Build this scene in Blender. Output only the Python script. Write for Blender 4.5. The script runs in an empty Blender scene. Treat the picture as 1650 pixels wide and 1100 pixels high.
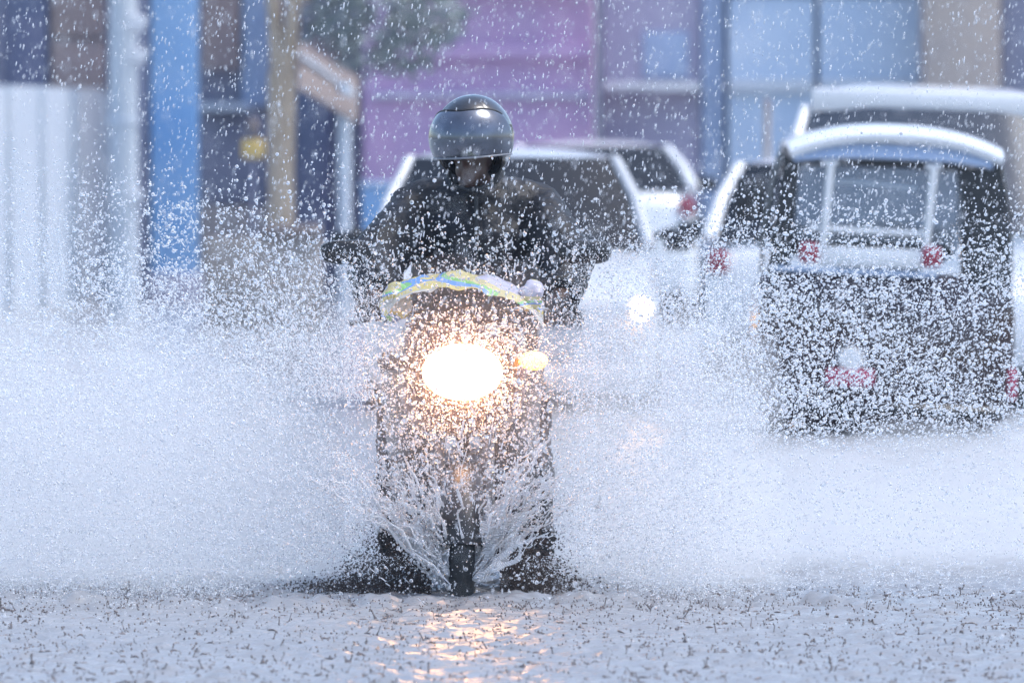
import bpy, bmesh, math, random
import numpy as np
from mathutils import Vector, Matrix, noise

random.seed(11)
RNG = np.random.default_rng(11)
R = math.radians
SC = bpy.context.scene
COL = SC.collection

# ------------------------------------------------------------------ camera
CAM_H = 1.43
FPX = 13750.0            # focal length in photograph pixels (300 mm on 36 mm, 1650 px)
cam_d = bpy.data.cameras.new('camera')
cam = bpy.data.objects.new('camera', cam_d)
COL.objects.link(cam)
cam.location = (0, 0, CAM_H)
cam.rotation_euler = (R(90 - 1.325), 0, 0)
cam_d.lens = 300
cam_d.sensor_width = 36
cam_d.clip_start = 0.5
cam_d.clip_end = 3000
cam_d.dof.use_dof = True
cam_d.dof.focus_distance = 26.6
cam_d.dof.aperture_fstop = 5.0
SC.camera = cam

# ------------------------------------------------------------------ sky, sun, exposure
SUN_EL, SUN_AZ = 66.0, 95.0           # degrees; a veiled sun high over the right side of the street
w = bpy.data.worlds.new('World')
SC.world = w
w.use_nodes = True
nt = w.node_tree
bg = nt.nodes['Background']
sky = nt.nodes.new('ShaderNodeTexSky')
sky.sky_type = 'NISHITA'
sky.sun_disc = False
sky.sun_elevation = R(SUN_EL)
sky.sun_rotation = R(SUN_AZ)
sky.air_density = 1.0
sky.dust_density = 2.0
sky.ozone_density = 1.5
hs = nt.nodes.new('ShaderNodeHueSaturation')
hs.inputs['Saturation'].default_value = 1.0    # overcast: the blue is mostly lost in cloud
nt.links.new(sky.outputs['Color'], hs.inputs['Color'])
nt.links.new(hs.outputs['Color'], bg.inputs['Color'])
bg.inputs['Strength'].default_value = 0.13
sun_d = bpy.data.lights.new('sun', 'SUN')
sun_d.energy = 1.0
sun_d.angle = R(25)
sun_d.color = (1.0, 0.985, 0.96)
sun = bpy.data.objects.new('sun', sun_d)
COL.objects.link(sun)
_sd = Vector((math.sin(R(SUN_AZ)) * math.cos(R(SUN_EL)), math.cos(R(SUN_AZ)) * math.cos(R(SUN_EL)), math.sin(R(SUN_EL))))
sun.rotation_euler = _sd.to_track_quat('Z', 'Y').to_euler()
sun.location = (0, 20, 30)
SC.view_settings.view_transform = 'Standard'
SC.view_settings.look = 'None'
SC.view_settings.gamma = 1.0
SC.view_settings.use_curve_mapping = False
SC.view_settings.exposure = 1.3
SC.render.engine = 'CYCLES'
cy = SC.cycles
cy.use_denoising = True
cy.max_bounces = 8
cy.diffuse_bounces = 3
cy.glossy_bounces = 3
cy.transmission_bounces = 7
cy.volume_bounces = 2
cy.transparent_max_bounces = 8
cy.sample_clamp_indirect = 6.0
cy.blur_glossy = 0.5
cy.use_adaptive_sampling = True
cy.adaptive_threshold = 0.02


def P(px, py, Y):
    """A point of the place at distance Y down the street, given where a sight line passes."""
    return Vector(((px - 825.0) / FPX * Y, Y, CAM_H - (py - 232.0) / FPX * Y))


# ------------------------------------------------------------------ materials
MATS = {}


def mat(name, color, rough=0.5, metal=0.0, var=0.12, scale=6.0, bump=0.0, bscale=40.0, coat=0.0, trans=0.0,
        ior=1.45, emit=None, estr=0.0, alpha=1.0, spec=0.5, color2=None, stretch=None):
    if name in MATS:
        return MATS[name]
    m = bpy.data.materials.new(name)
    m.use_nodes = True
    t = m.node_tree
    b = t.nodes['Principled BSDF']
    tc = t.nodes.new('ShaderNodeTexCoord')
    src = tc.outputs['Object']
    if stretch:
        mp = t.nodes.new('ShaderNodeMapping')
        mp.inputs['Scale'].default_value = stretch
        t.links.new(src, mp.inputs['Vector'])
        src = mp.outputs['Vector']
    if var > 0 or color2:
        n = t.nodes.new('ShaderNodeTexNoise')
        n.inputs['Scale'].default_value = scale
        n.inputs['Detail'].default_value = 5
        n.inputs['Roughness'].default_value = 0.6
        t.links.new(src, n.inputs['Vector'])
        cr = t.nodes.new('ShaderNodeValToRGB')
        c2 = color2 or tuple(min(1, c * (1 + var)) for c in color)
        c1 = color if color2 else tuple(c * (1 - var) for c in color)
        cr.color_ramp.elements[0].position = 0.35
        cr.color_ramp.elements[1].position = 0.65
        cr.color_ramp.elements[0].color = (*c1, 1)
        cr.color_ramp.elements[1].color = (*c2, 1)
        t.links.new(n.outputs['Fac'], cr.inputs['Fac'])
        t.links.new(cr.outputs['Color'], b.inputs['Base Color'])
    else:
        b.inputs['Base Color'].default_value = (*color, 1)
    if bump > 0:
        n2 = t.nodes.new('ShaderNodeTexNoise')
        n2.inputs['Scale'].default_value = bscale
        n2.inputs['Detail'].default_value = 4
        t.links.new(src, n2.inputs['Vector'])
        bp = t.nodes.new('ShaderNodeBump')
        bp.inputs['Strength'].default_value = bump
        bp.inputs['Distance'].default_value = 0.02
        t.links.new(n2.outputs['Fac'], bp.inputs['Height'])
        t.links.new(bp.outputs['Normal'], b.inputs['Normal'])
    b.inputs['Roughness'].default_value = rough
    b.inputs['Metallic'].default_value = metal
    b.inputs['Coat Weight'].default_value = coat
    b.inputs['Coat Roughness'].default_value = 0.06
    b.inputs['Transmission Weight'].default_value = trans
    b.inputs['IOR'].default_value = ior
    b.inputs['Alpha'].default_value = alpha
    b.inputs['Specular IOR Level'].default_value = spec
    if emit:
        b.inputs['Emission Color'].default_value = (*emit, 1)
        b.inputs['Emission Strength'].default_value = estr
    MATS[name] = m
    return m


mat('black_paint', (0.012, 0.012, 0.014), 0.25, coat=0.5)
mat('black_plastic', (0.018, 0.018, 0.02), 0.42, bump=0.1, bscale=200)
mat('dark_maroon', (0.05, 0.014, 0.014), 0.3, coat=0.5)
mat('rubber', (0.015, 0.015, 0.015), 0.6, bump=0.2, bscale=120)
mat('steel', (0.45, 0.45, 0.46), 0.25, metal=1.0)
mat('engine_metal', (0.12, 0.12, 0.12), 0.4, metal=0.7)
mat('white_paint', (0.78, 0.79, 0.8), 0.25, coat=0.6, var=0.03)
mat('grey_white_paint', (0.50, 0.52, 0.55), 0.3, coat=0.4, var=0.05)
mat('van_glass', (0.05, 0.062, 0.085), 0.1, var=0.0, spec=0.2)
mat('tuk_paint', (0.030, 0.013, 0.016), 0.3, coat=0.4)
mat('low_stone', (0.24, 0.215, 0.20), 0.8, color2=(0.33, 0.29, 0.26), scale=3)
mat('cream_paint', (0.72, 0.73, 0.74), 0.3, coat=0.4, var=0.04)
mat('car_glass', (0.018, 0.022, 0.03), 0.08, var=0.0, ior=1.45, spec=0.14)
mat('mirror_glass', (0.7, 0.72, 0.75), 0.05, metal=1.0, var=0)
mat('clear_film', (0.80, 0.86, 0.92), 0.10, trans=0.87, ior=1.05, var=0)
mat('red_lens', (0.30, 0.03, 0.06), 0.2, coat=0.5, var=0.1)
mat('red_plate', (0.42, 0.06, 0.12), 0.4, var=0.1)
mat('plate_white', (0.75, 0.75, 0.75), 0.4, var=0.05)
mat('jacket', (0.013, 0.013, 0.016), 0.54, bump=0.7, bscale=26, var=0.25, scale=9, spec=0.4)
mat('trousers', (0.02, 0.02, 0.024), 0.5, bump=0.4, bscale=18, var=0.2)
mat('glove', (0.015, 0.015, 0.016), 0.5, bump=0.3, bscale=70)
mat('boot', (0.018, 0.016, 0.015), 0.4, bump=0.3, bscale=60)
mat('skin', (0.06, 0.032, 0.024), 0.45, var=0.1)
mat('helmet_shell', (0.012, 0.012, 0.014), 0.18, coat=0.8, var=0)
mat('visor', (0.11, 0.125, 0.16), 0.2, metal=0.7, var=0.3, scale=12, coat=0.5)
mat('piping', (0.22, 0.23, 0.26), 0.35, var=0.1)


def glow(name, color, strength):
    m = bpy.data.materials.new(name)
    m.use_nodes = True
    t = m.node_tree
    b = t.nodes['Principled BSDF']
    b.inputs['Base Color'].default_value = (0.8, 0.75, 0.7, 1)
    b.inputs['Emission Color'].default_value = (*color, 1)
    b.inputs['Emission Strength'].default_value = strength
    b.inputs['Roughness'].default_value = 0.1
    MATS[name] = m


glow('headlight_lens', (1.0, 0.50, 0.20), 13.0)
glow('indicator_lit', (1.0, 0.33, 0.0), 4.0)
glow('car_lamp_lit', (1.0, 0.55, 0.22), 14.0)
mat('indicator_amber', (0.6, 0.22, 0.03), 0.2, coat=0.5)
mat('lamp_glass', (0.7, 0.72, 0.75), 0.1, coat=0.5, var=0)


def drop_material(name, white, tint=(0.93, 0.95, 1.0)):
    """Aerated water: clear refraction mixed with a white scatter; in rain it adds brightness."""
    m = bpy.data.materials.new(name)
    m.use_nodes = True
    t = m.node_tree
    t.nodes.remove(t.nodes['Principled BSDF'])
    out = t.nodes['Material Output']
    g = t.nodes.new('ShaderNodeBsdfGlass')
    g.inputs['IOR'].default_value = 1.33
    g.inputs['Roughness'].default_value = 0.05
    g.inputs['Color'].default_value = (1, 1, 1, 1)
    d = t.nodes.new('ShaderNodeBsdfDiffuse')
    d.inputs['Color'].default_value = (*tint, 1)
    mx = t.nodes.new('ShaderNodeMixShader')
    mx.inputs[0].default_value = white
    t.links.new(g.outputs[0], mx.inputs[1])
    t.links.new(d.outputs[0], mx.inputs[2])
    t.links.new(mx.outputs[0], out.inputs['Surface'])
    MATS[name] = m


drop_material('water_drop', 0.3)
drop_material('mist_drop', 0.7, (0.97, 0.98, 1.0))
drop_material('rain_drop', 0.6)  # white mixed into the colour so the clear streaks read bright
drop_material('foam_strand', 0.55, (0.93, 0.93, 0.96))
mat('shaded_mud_splash', (0.06, 0.046, 0.042), 0.25, var=0.2, ior=1.33)  # dark brown holds the shade under the spray as well as mud
mat('rain_splash', (0.19, 0.165, 0.16), 0.15, var=0.3, scale=15, ior=1.33)


def water_material():
    m = bpy.data.materials.new('flood_water')
    m.use_nodes = True
    t = m.node_tree
    b = t.nodes['Principled BSDF']
    tc = t.nodes.new('ShaderNodeTexCoord')
    n = t.nodes.new('ShaderNodeTexNoise')
    n.inputs['Scale'].default_value = 1.6
    n.inputs['Detail'].default_value = 6
    t.links.new(tc.outputs['Object'], n.inputs['Vector'])
    cr = t.nodes.new('ShaderNodeValToRGB')
    cr.color_ramp.elements[0].color = (0.22, 0.23, 0.245, 1)
    cr.color_ramp.elements[1].color = (0.30, 0.31, 0.325, 1)
    t.links.new(n.outputs['Fac'], cr.inputs['Fac'])
    t.links.new(cr.outputs['Color'], b.inputs['Base Color'])
    b.inputs['Roughness'].default_value = 0.22
    b.inputs['IOR'].default_value = 1.33
    n2 = t.nodes.new('ShaderNodeTexNoise')
    n2.inputs['Scale'].default_value = 26
    n2.inputs['Detail'].default_value = 3
    t.links.new(tc.outputs['Object'], n2.inputs['Vector'])
    bp = t.nodes.new('ShaderNodeBump')
    bp.inputs['Strength'].default_value = 0.3
    bp.inputs['Distance'].default_value = 0.02
    t.links.new(n2.outputs['Fac'], bp.inputs['Height'])
    t.links.new(bp.outputs['Normal'], b.inputs['Normal'])
    MATS['flood_water'] = m


water_material()


# ------------------------------------------------------------------ mesh helpers
class MB:
    """Collects shapes for one mesh."""

    def __init__(self):
        self.v, self.f = [], []

    def add(self, verts, faces):
        o = len(self.v)
        self.v += [tuple(p) for p in verts]
        self.f += [tuple(o + i for i in q) for q in faces]
        return self

    def box(self, c, s, bevel=0.0, rot=None, seg=2):
        bm = bmesh.new()
        bmesh.ops.create_cube(bm, size=1.0)
        bmesh.ops.scale(bm, vec=s, verts=bm.verts)
        if bevel > 0:
            bmesh.ops.bevel(bm, geom=list(bm.edges), offset=bevel, segments=seg, affect='EDGES', profile=0.5)
        M = Matrix.Translation(c) @ (rot.to_matrix().to_4x4() if rot else Matrix.Identity(4))
        bm.verts.index_update()
        self.add([M @ v.co for v in bm.verts], [[v.index for v in f.verts] for f in bm.faces])
        bm.free()
        return self

    def tube(self, pts, radii, n=10, flat=1.0):
        pts = [Vector(p) for p in pts]
        if not hasattr(radii, '__len__'):
            radii = [radii] * len(pts)
        rings = []
        t0 = (pts[1] - pts[0]).normalized()
        up = Vector((0, 0, 1)) if abs(t0.z) < 0.9 else Vector((0, 1, 0))
        nx = t0.cross(up).normalized()
        for i, p in enumerate(pts):
            if i == 0:
                t = pts[1] - pts[0]
            elif i == len(pts) - 1:
                t = pts[-1] - pts[-2]
            else:
                t = (pts[i + 1] - pts[i]).normalized() + (pts[i] - pts[i - 1]).normalized()
            t.normalize()
            nx = (nx - t * nx.dot(t)).normalized()
            ny = t.cross(nx)
            rings.append([p + (nx * math.cos(a) + ny * math.sin(a) * flat) * radii[i]
                          for a in [2 * math.pi * k / n for k in range(n)]])
        return self.loft(rings)

    def loft(self, rings, cap=True, close=True):
        n = len(rings[0])
        vs = [p for r in rings for p in r]
        fs = []
        for i in range(len(rings) - 1):
            for k in range(n if close else n - 1):
                a, b = i * n + k, i * n + (k + 1) % n
                fs.append((a, b, b + n, a + n))
        if cap:
            fs.append(tuple(range(n - 1, -1, -1)))
            fs.append(tuple((len(rings) - 1) * n + k for k in range(n)))
        return self.add(vs, fs)

    def ell(self, c, r, nu=16, nv=10, rot=None):
        c = Vector(c)
        rings = []
        for j in range(1, nv):
            th = math.pi * j / nv
            ring = []
            for k in range(nu):
                a = 2 * math.pi * k / nu
                q = Vector((r[0] * math.sin(th) * math.cos(a), r[1] * math.sin(th) * math.sin(a), r[2] * math.cos(th)))
                if rot:
                    q = rot @ q
                ring.append(c + q)
            rings.append(ring)
        tq = Vector((0, 0, r[2])); bq = Vector((0, 0, -r[2]))
        if rot:
            tq, bq = rot @ tq, rot @ bq
        o = len(self.v)
        self.loft(rings, cap=False)
        self.v.append(tuple(c + tq)); self.v.append(tuple(c + bq))
        it, ib = len(self.v) - 2, len(self.v) - 1
        last = o + (nv - 2) * nu
        for k in range(nu):
            self.f.append((it, o + (k + 1) % nu, o + k))
            self.f.append((ib, last + k, last + (k + 1) % nu))
        return self

    def lathe(self, c, axis, prof, n=28):
        """prof: list of (radius, offset along the axis); closed ring if the first equals the last."""
        c = Vector(c); ax = Vector(axis).normalized()
        u = ax.orthogonal().normalized(); v = ax.cross(u)
        m = len(prof)
        vs, fs = [], []
        for k in range(n):
            a = 2 * math.pi * k / n
            d = u * math.cos(a) + v * math.sin(a)
            vs += [c + d * r + ax * h for r, h in prof]
        for k in range(n):
            for i in range(m - 1):
                a, b = k * m + i, ((k + 1) % n) * m + i
                fs.append((a, b, b + 1, a + 1))
        return self.add(vs, fs)

    def slab(self, poly, d):
        """A flat polygon given thickness d (a vector)."""
        n = len(poly)
        d = Vector(d)
        vs = [Vector(p) for p in poly] + [Vector(p) + d for p in poly]
        fs = [tuple(range(n)), tuple(range(2 * n - 1, n - 1, -1))]
        for k in range(n):
            fs.append(((k + 1) % n, k, k + n, (k + 1) % n + n))
        return self.add(vs, fs)

    def sheet(self, fn, nu, nv, thick=0.0):
        """A curved sheet fn(u, v) -> point, with real thickness."""
        g = [[Vector(fn(i / nu, j / nv)) for j in range(nv + 1)] for i in range(nu + 1)]
        W = nv + 1
        top, nrm = [], []
        for i in range(nu + 1):
            for j in range(nv + 1):
                a = g[min(i + 1, nu)][j] - g[max(i - 1, 0)][j]
                b = g[i][min(j + 1, nv)] - g[i][max(j - 1, 0)]
                nn = a.cross(b)
                nrm.append(nn.normalized() if nn.length > 1e-9 else Vector((0, 0, 1)))
                top.append(g[i][j])
        fs = [(i * W + j, (i + 1) * W + j, (i + 1) * W + j + 1, i * W + j + 1) for i in range(nu) for j in range(nv)]
        if thick <= 0:
            return self.add(top, fs)
        bot = [p - n * thick for p, n in zip(top, nrm)]
        o = len(top)
        fs2 = [tuple(o + q for q in reversed(f)) for f in fs]
        edge = []
        for i in range(nu):
            edge += [(i * W, i * W + o, (i + 1) * W + o, (i + 1) * W)]
            edge += [((i + 1) * W + nv, (i + 1) * W + nv + o, i * W + nv + o, i * W + nv)]
        for j in range(nv):
            edge += [(j + 1, j + 1 + o, j + o, j)]
            edge += [(nu * W + j, nu * W + j + o, nu * W + j + 1 + o, nu * W + j + 1)]
        return self.add(top + bot, fs + fs2 + edge)

    def mesh(self, name):
        me = bpy.data.meshes.new(name)
        me.from_pydata(self.v, [], self.f)
        me.validate()
        bm = bmesh.new(); bm.from_mesh(me)
        bmesh.ops.recalc_face_normals(bm, faces=bm.faces)
        bm.to_mesh(me); bm.free()
        return me

    def build(self, name, material, parent=None, smooth=True, angle=40):
        return link(name, self.mesh(name), material, parent, smooth, angle)


def link(name, me, material, parent=None, smooth=True, angle=40):
    if material:
        me.materials.clear()
        me.materials.append(MATS[material] if isinstance(material, str) else material)
    if smooth:
        for p in me.polygons:
            p.use_smooth = True
        try:
            me.set_sharp_from_angle(angle=R(angle))
        except Exception:
            pass
    o = bpy.data.objects.new(name, me)
    COL.objects.link(o)
    if parent:
        o.parent = parent
    return o


def tag(o, label=None, cat=None, group=None, kind=None):
    if label: o['label'] = label
    if cat: o['category'] = cat
    if group: o['group'] = group
    if kind: o['kind'] = kind
    return o


def thing(name, label, cat, loc=(0, 0, 0), rz=0.0, group=None):
    o = bpy.data.objects.new(name, None)
    o.empty_display_size = 0.2
    COL.objects.link(o)
    o.location = loc
    o.rotation_euler = (0, 0, rz)
    return tag(o, label, cat, group)


def remesh(mb, name, voxel, smooth_it=4, wrinkle=0.0, wscale=8.0):
    """Fuse overlapping shapes into one continuous surface."""
    me = mb.mesh(name + '_raw')
    tmp = bpy.data.objects.new('tmp', me)
    COL.objects.link(tmp)
    m = tmp.modifiers.new('r', 'REMESH'); m.mode = 'VOXEL'; m.voxel_size = voxel
    s = tmp.modifiers.new('s', 'SMOOTH'); s.factor = 0.5; s.iterations = smooth_it
    dg = bpy.context.evaluated_depsgraph_get()
    out = bpy.data.meshes.new_from_object(tmp.evaluated_get(dg))
    bpy.data.objects.remove(tmp); bpy.data.meshes.remove(me)
    out.name = name
    if wrinkle > 0:
        for v in out.vertices:
            q = Vector((v.co.x * wscale, v.co.y * wscale, v.co.z * wscale * 1.8))
            k = noise.noise(q) * 0.7 + abs(noise.noise(q * 2.3)) * 0.6 - 0.2
            v.co += v.normal * (k * wrinkle)
    return out


def sring(y, hw, z0, z1, n=28, e=4.0, xo=0.0):
    """Super-elliptic ring in a plane of constant y."""
    zc, hz = (z0 + z1) / 2, (z1 - z0) / 2
    r = []
    for k in range(n):
        a = 2 * math.pi * k / n
        c, s = math.cos(a), math.sin(a)
        r.append(Vector((xo + hw * math.copysign(abs(c) ** (2 / e), c), y, zc + hz * math.copysign(abs(s) ** (2 / e), s))))
    return r


# ------------------------------------------------------------------ flooded street
BX, BY = -0.157, 27.40        # the motorcycle's middle


def flood():
    def axis(lo, hi, fine_lo, fine_hi, step, grow):
        a = list(np.arange(fine_lo, fine_hi, step))
        s, x = step, a[0]
        L = []
        while x > lo:
            s *= grow; x -= s; L.append(x)
        s, x = step, a[-1]
        U = []
        while x < hi:
            s *= grow; x += s; U.append(x)
        return np.array(L[::-1] + a + U)
    xs = axis(-80, 80, -2.3, 2.3, 0.0125, 1.09)
    ys = axis(-30, 300, 21.8, 28.6, 0.022, 1.03)
    X, Y = np.meshgrid(xs, ys, indexing='ij')
    Z = np.zeros_like(X)
    rng = np.random.default_rng(5)
    for k in range(44):
        lam = 0.06 * (1.06 ** k) if k < 24 else rng.uniform(0.05, 0.14)
        th = math.pi / 2 + rng.normal(0, 0.55)
        amp = 0.0085 * lam * min(1.0, (0.14 / lam) ** 0.8)
        fade = np.clip(lam / 0.05 - (np.abs(Y - 25) / 25), 0, 1)
        Z += amp * fade * np.sin(2 * math.pi * (X * math.cos(th) + Y * math.sin(th)) / lam + rng.uniform(0, 6.3))
    # rings spreading from rain hits
    for k in range(2600):
        cx, cyy = rng.uniform(-2.3, 2.3), rng.uniform(21.9, 28.4)
        i0, i1 = np.searchsorted(xs, [cx - 0.14, cx + 0.14])
        j0, j1 = np.searchsorted(ys, [cyy - 0.14, cyy + 0.14])
        r = np.hypot(X[i0:i1, j0:j1] - cx, Y[i0:i1, j0:j1] - cyy)
        rad = rng.uniform(0.01, 0.09)
        Z[i0:i1, j0:j1] += rng.uniform(0.001, 0.006) * np.exp(-((r - rad) / 0.017) ** 2)
    # the bow wave pushed up across the street by the front wheel, and the trough round it
    wob = 0.10 * np.sin(X * 3.1 + 1) + 0.06 * np.sin(X * 9.3) + 0.03 * np.sin(X * 23.0)
    crest = 26.35 + 0.05 * (X - BX) ** 2 + wob
    h = 0.018 + 0.006 * np.sin(X * 7.7) + 0.005 * np.sin(X * 19 + 2) + 0.005 * np.sin(X * 41) + 0.004 * np.sin(X * 83 + 1)
    Z += h * np.exp(-((Y - crest) / 0.13) ** 2)
    Z += 0.02 * np.exp(-(((X - BX) / 0.30) ** 2 + ((Y - 26.62) / 0.22) ** 2))
    nx_, ny_ = len(xs), len(ys)
    co = np.stack([X, Y, Z], -1).reshape(-1, 3)
    I = np.arange(nx_ * ny_).reshape(nx_, ny_)
    q = np.stack([I[:-1, :-1], I[1:, :-1], I[1:, 1:], I[:-1, 1:]], -1).reshape(-1, 4)
    me = bpy.data.meshes.new('water')
    me.vertices.add(len(co)); me.vertices.foreach_set('co', co.ravel())
    me.loops.add(q.size); me.loops.foreach_set('vertex_index', q.ravel().astype(np.int32))
    me.polygons.add(len(q)); me.polygons.foreach_set('loop_start', (np.arange(len(q)) * 4).astype(np.int32))
    me.update(calc_edges=True)
    o = link('water', me, 'flood_water', angle=180)
    tag(o, 'grey brown flood water covering the whole street', 'water', kind='structure')


flood()


# ------------------------------------------------------------------ street front far behind
def wall_mat(name, c, c2=None, **k):
    return mat(name, c, k.pop('rough', 0.75), color2=c2, scale=k.pop('scale', 0.9), bump=0.3, bscale=12, **k)


wall_mat('wall_lilac', (0.38, 0.37, 0.50), (0.52, 0.48, 0.60))
wall_mat('wall_purple', (0.42, 0.30, 0.50), (0.58, 0.36, 0.57))
wall_mat('wall_dusk', (0.21, 0.23, 0.32), (0.32, 0.31, 0.39))
wall_mat('wall_brown', (0.32, 0.25, 0.25), (0.44, 0.33, 0.29))
wall_mat('wall_tan', (0.42, 0.36, 0.34), (0.54, 0.45, 0.38))
wall_mat('navy_glass', (0.12, 0.15, 0.25), (0.19, 0.20, 0.31), rough=0.3)
wall_mat('blue_paint', (0.16, 0.34, 0.62), (0.28, 0.44, 0.66), rough=0.5)
wall_mat('pale_blue', (0.44, 0.56, 0.72), (0.54, 0.65, 0.78), rough=0.5)
wall_mat('gate_blue', (0.32, 0.42, 0.60), (0.40, 0.50, 0.66), rough=0.45)
wall_mat('pale_metal', (0.52, 0.58, 0.65), (0.60, 0.65, 0.71), rough=0.5)
wall_mat('concrete', (0.48, 0.54, 0.60), (0.56, 0.60, 0.64))
wall_mat('white_trim', (0.70, 0.71, 0.74))
wall_mat('canvas_pink', (0.66, 0.45, 0.62), (0.75, 0.6, 0.7))
wall_mat('bark', (0.36, 0.28, 0.20), (0.50, 0.40, 0.30), scale=5)
wall_mat('ochre', (0.62, 0.44, 0.14), (0.68, 0.5, 0.2))
wall_mat('canvas_tan', (0.17, 0.14, 0.135), (0.25, 0.20, 0.175))
mat('leaf', (0.20, 0.25, 0.25), 0.5, color2=(0.31, 0.34, 0.33), scale=3)


def X_at(px, Y): return (px - 825.0) / FPX * Y
def Z_at(py, Y): return CAM_H - (py - 232.0) / FPX * Y


def slab_part(name, m, parent, px0, px1, py0, py1, Y, d, bevel=0.01):
    """A box part whose face stands at distance Y; d is its depth."""
    x0, x1, z1, z0 = X_at(px0, Y), X_at(px1, Y), Z_at(py0, Y), Z_at(py1, Y)
    ox, oy, oz = parent.location
    z0 = max(z0, -0.3)
    return MB().box(((x0 + x1) / 2 - ox, Y + d / 2 - oy, (z0 + z1) / 2 - oz), (x1 - x0, d, z1 - z0), bevel).build(name, m, parent)


# dusky shop building on the far left
shop = thing('shop_building', 'dusky shop building with brown panels and dark glass behind the blue pillar', 'building', (X_at(200, 82), 80, 0))
slab_part('wall', 'wall_dusk', shop, -1500, 585, -900, 640, 80.4, 6, 0.05)
slab_part('window', 'navy_glass', shop, -120, 78, -300, 190, 80.2, 0.25)
slab_part('window_frame', 'wall_dusk', shop, -10, 4, -300, 190, 80.12, 0.1)
slab_part('panel', 'wall_brown', shop, 84, 168, -300, 60, 80.15, 0.25)
slab_part('panel', 'wall_tan', shop, 84, 168, 64, 150, 80.18, 0.2).data.materials[0] = MATS['wall_brown']
slab_part('panel', 'wall_brown', shop, 326, 386, -300, 112, 80.15, 0.25)
slab_part('panel', 'blue_paint', shop, 390, 434, -300, 172, 80.2, 0.2).data.materials[0] = MATS['gate_blue']
slab_part('ledge', 'pale_metal', shop, 318, 404, 166, 180, 79.9, 0.5)
slab_part('shutter', 'wall_dusk', shop, 322, 432, 184, 328, 80.25, 0.2)
slab_part('door', 'navy_glass', shop, 478, 535, 120, 640, 80.25, 0.2)
slab_part('fascia', 'wall_tan', shop, 478, 560, 60, 112, 80.0, 0.4).data.materials[0] = MATS['wall_brown']
slab_part('lower_wall', 'wall_tan', shop, 322, 432, 332, 640, 80.15, 0.3)

pil = thing('blue_pillar', 'tall square blue painted pillar beside the pale pole', 'pillar', (X_at(280, 77.3), 77.3, 0))
slab_part('shaft', 'blue_paint', pil, 244, 318, -900, 540, 77, 0.45, 0.02)
slab_part('base', 'wall_dusk', pil, 238, 324, 440, 560, 76.95, 0.55, 0.02)
slab_part('side_strip', 'wall_dusk', pil, 222, 242, -900, 560, 77.1, 0.3, 0.02)

# corrugated white hoarding along the roadside
hd = thing('white_hoarding', 'pale corrugated sheet metal hoarding standing along the roadside', 'fence', (-4.45, 74, 0))
A, Bp = Vector((-5.45, 57.0, 0)), Vector((-3.83, 79.5, 0))
dv = (Bp - A); LEN = dv.length; dv.normalize(); nv_ = Vector((-dv.y, dv.x, 0))
NP = 10
for k in range(NP):
    s0, s1 = LEN * k / NP + 0.06, LEN * (k + 1) / NP - 0.06
    top = 1.93 + random.uniform(-0.02, 0.02)

    def fn(u, v, s0=s0, s1=s1, top=top):
        s = s0 + (s1 - s0) * u
        return A + dv * s + nv_ * (0.02 * math.sin(s * 34)) + Vector((0, 0, -0.2 + (top + 0.2) * v)) - Vector(hd.location)
    MB().sheet(fn, 50, 1, 0.003).build('panel', 'pale_metal', hd)
for k in range(NP + 1):
    p = A + dv * (LEN * k / NP) - nv_ * 0.03 - Vector(hd.location)
    MB().box((p.x, p.y, 0.85), (0.07, 0.07, 2.1), 0.01).build('post', 'concrete', hd)
for z in (0.35, 1.86):
    MB().tube([A + dv * 0.1 + nv_ * 0.05 + Vector((0, 0, z)) - Vector(hd.location), Bp - dv * 0.1 + nv_ * 0.05 + Vector((0, 0, z)) - Vector(hd.location)], 0.03, 8).build('rail', 'concrete', hd)

# concrete pole
pl = thing('utility_pole', 'pale grey concrete utility pole at the end of the hoarding', 'pole', (X_at(199, 70), 70, 0))
MB().tube([(0, 0, -0.3), (0, 0, 2.0), (0, 0, 7.5)], [0.125, 0.115, 0.09], 20).build('shaft', 'concrete', pl)
for z, a in ((2.15, 0.35), (2.42, 0.3), (1.0, -0.2)):
    MB().box((0.10 + 0.06 * a, -0.09, z), (0.14, 0.03, 0.13), 0.01, Matrix.Rotation(0.35, 3, 'Y').to_quaternion()).build('notice', 'white_trim', pl)
MB().lathe((0, 0, 1.62), (0, 0, 1), [(0.118, -0.03), (0.13, -0.03), (0.13, 0.03), (0.118, 0.03)], 20).build('band', 'pale_metal', pl)


# tree with a tan trunk
def leaf_crown(rng, blobs, n, size):
    mb = MB()
    for i in range(n):
        c, r = blobs[rng.integers(len(blobs))]
        d = rng.normal(size=3); d /= np.linalg.norm(d)
        p = np.array(c) + d * np.array(r) * (rng.uniform(0.35, 1.05) ** 0.6)
        ax = Vector(rng.normal(size=3)).normalized(); up = ax.orthogonal().normalized(); sd = ax.cross(up)
        L = size * rng.uniform(0.6, 1.3); W = L * 0.42
        q = Vector(p)
        mb.add([q, q + up * L * 0.5 + sd * W * 0.5, q + up * L + ax * L * 0.12, q + up * L * 0.5 - sd * W * 0.5], [(0, 1, 2), (0, 2, 3)])
    return mb


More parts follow.
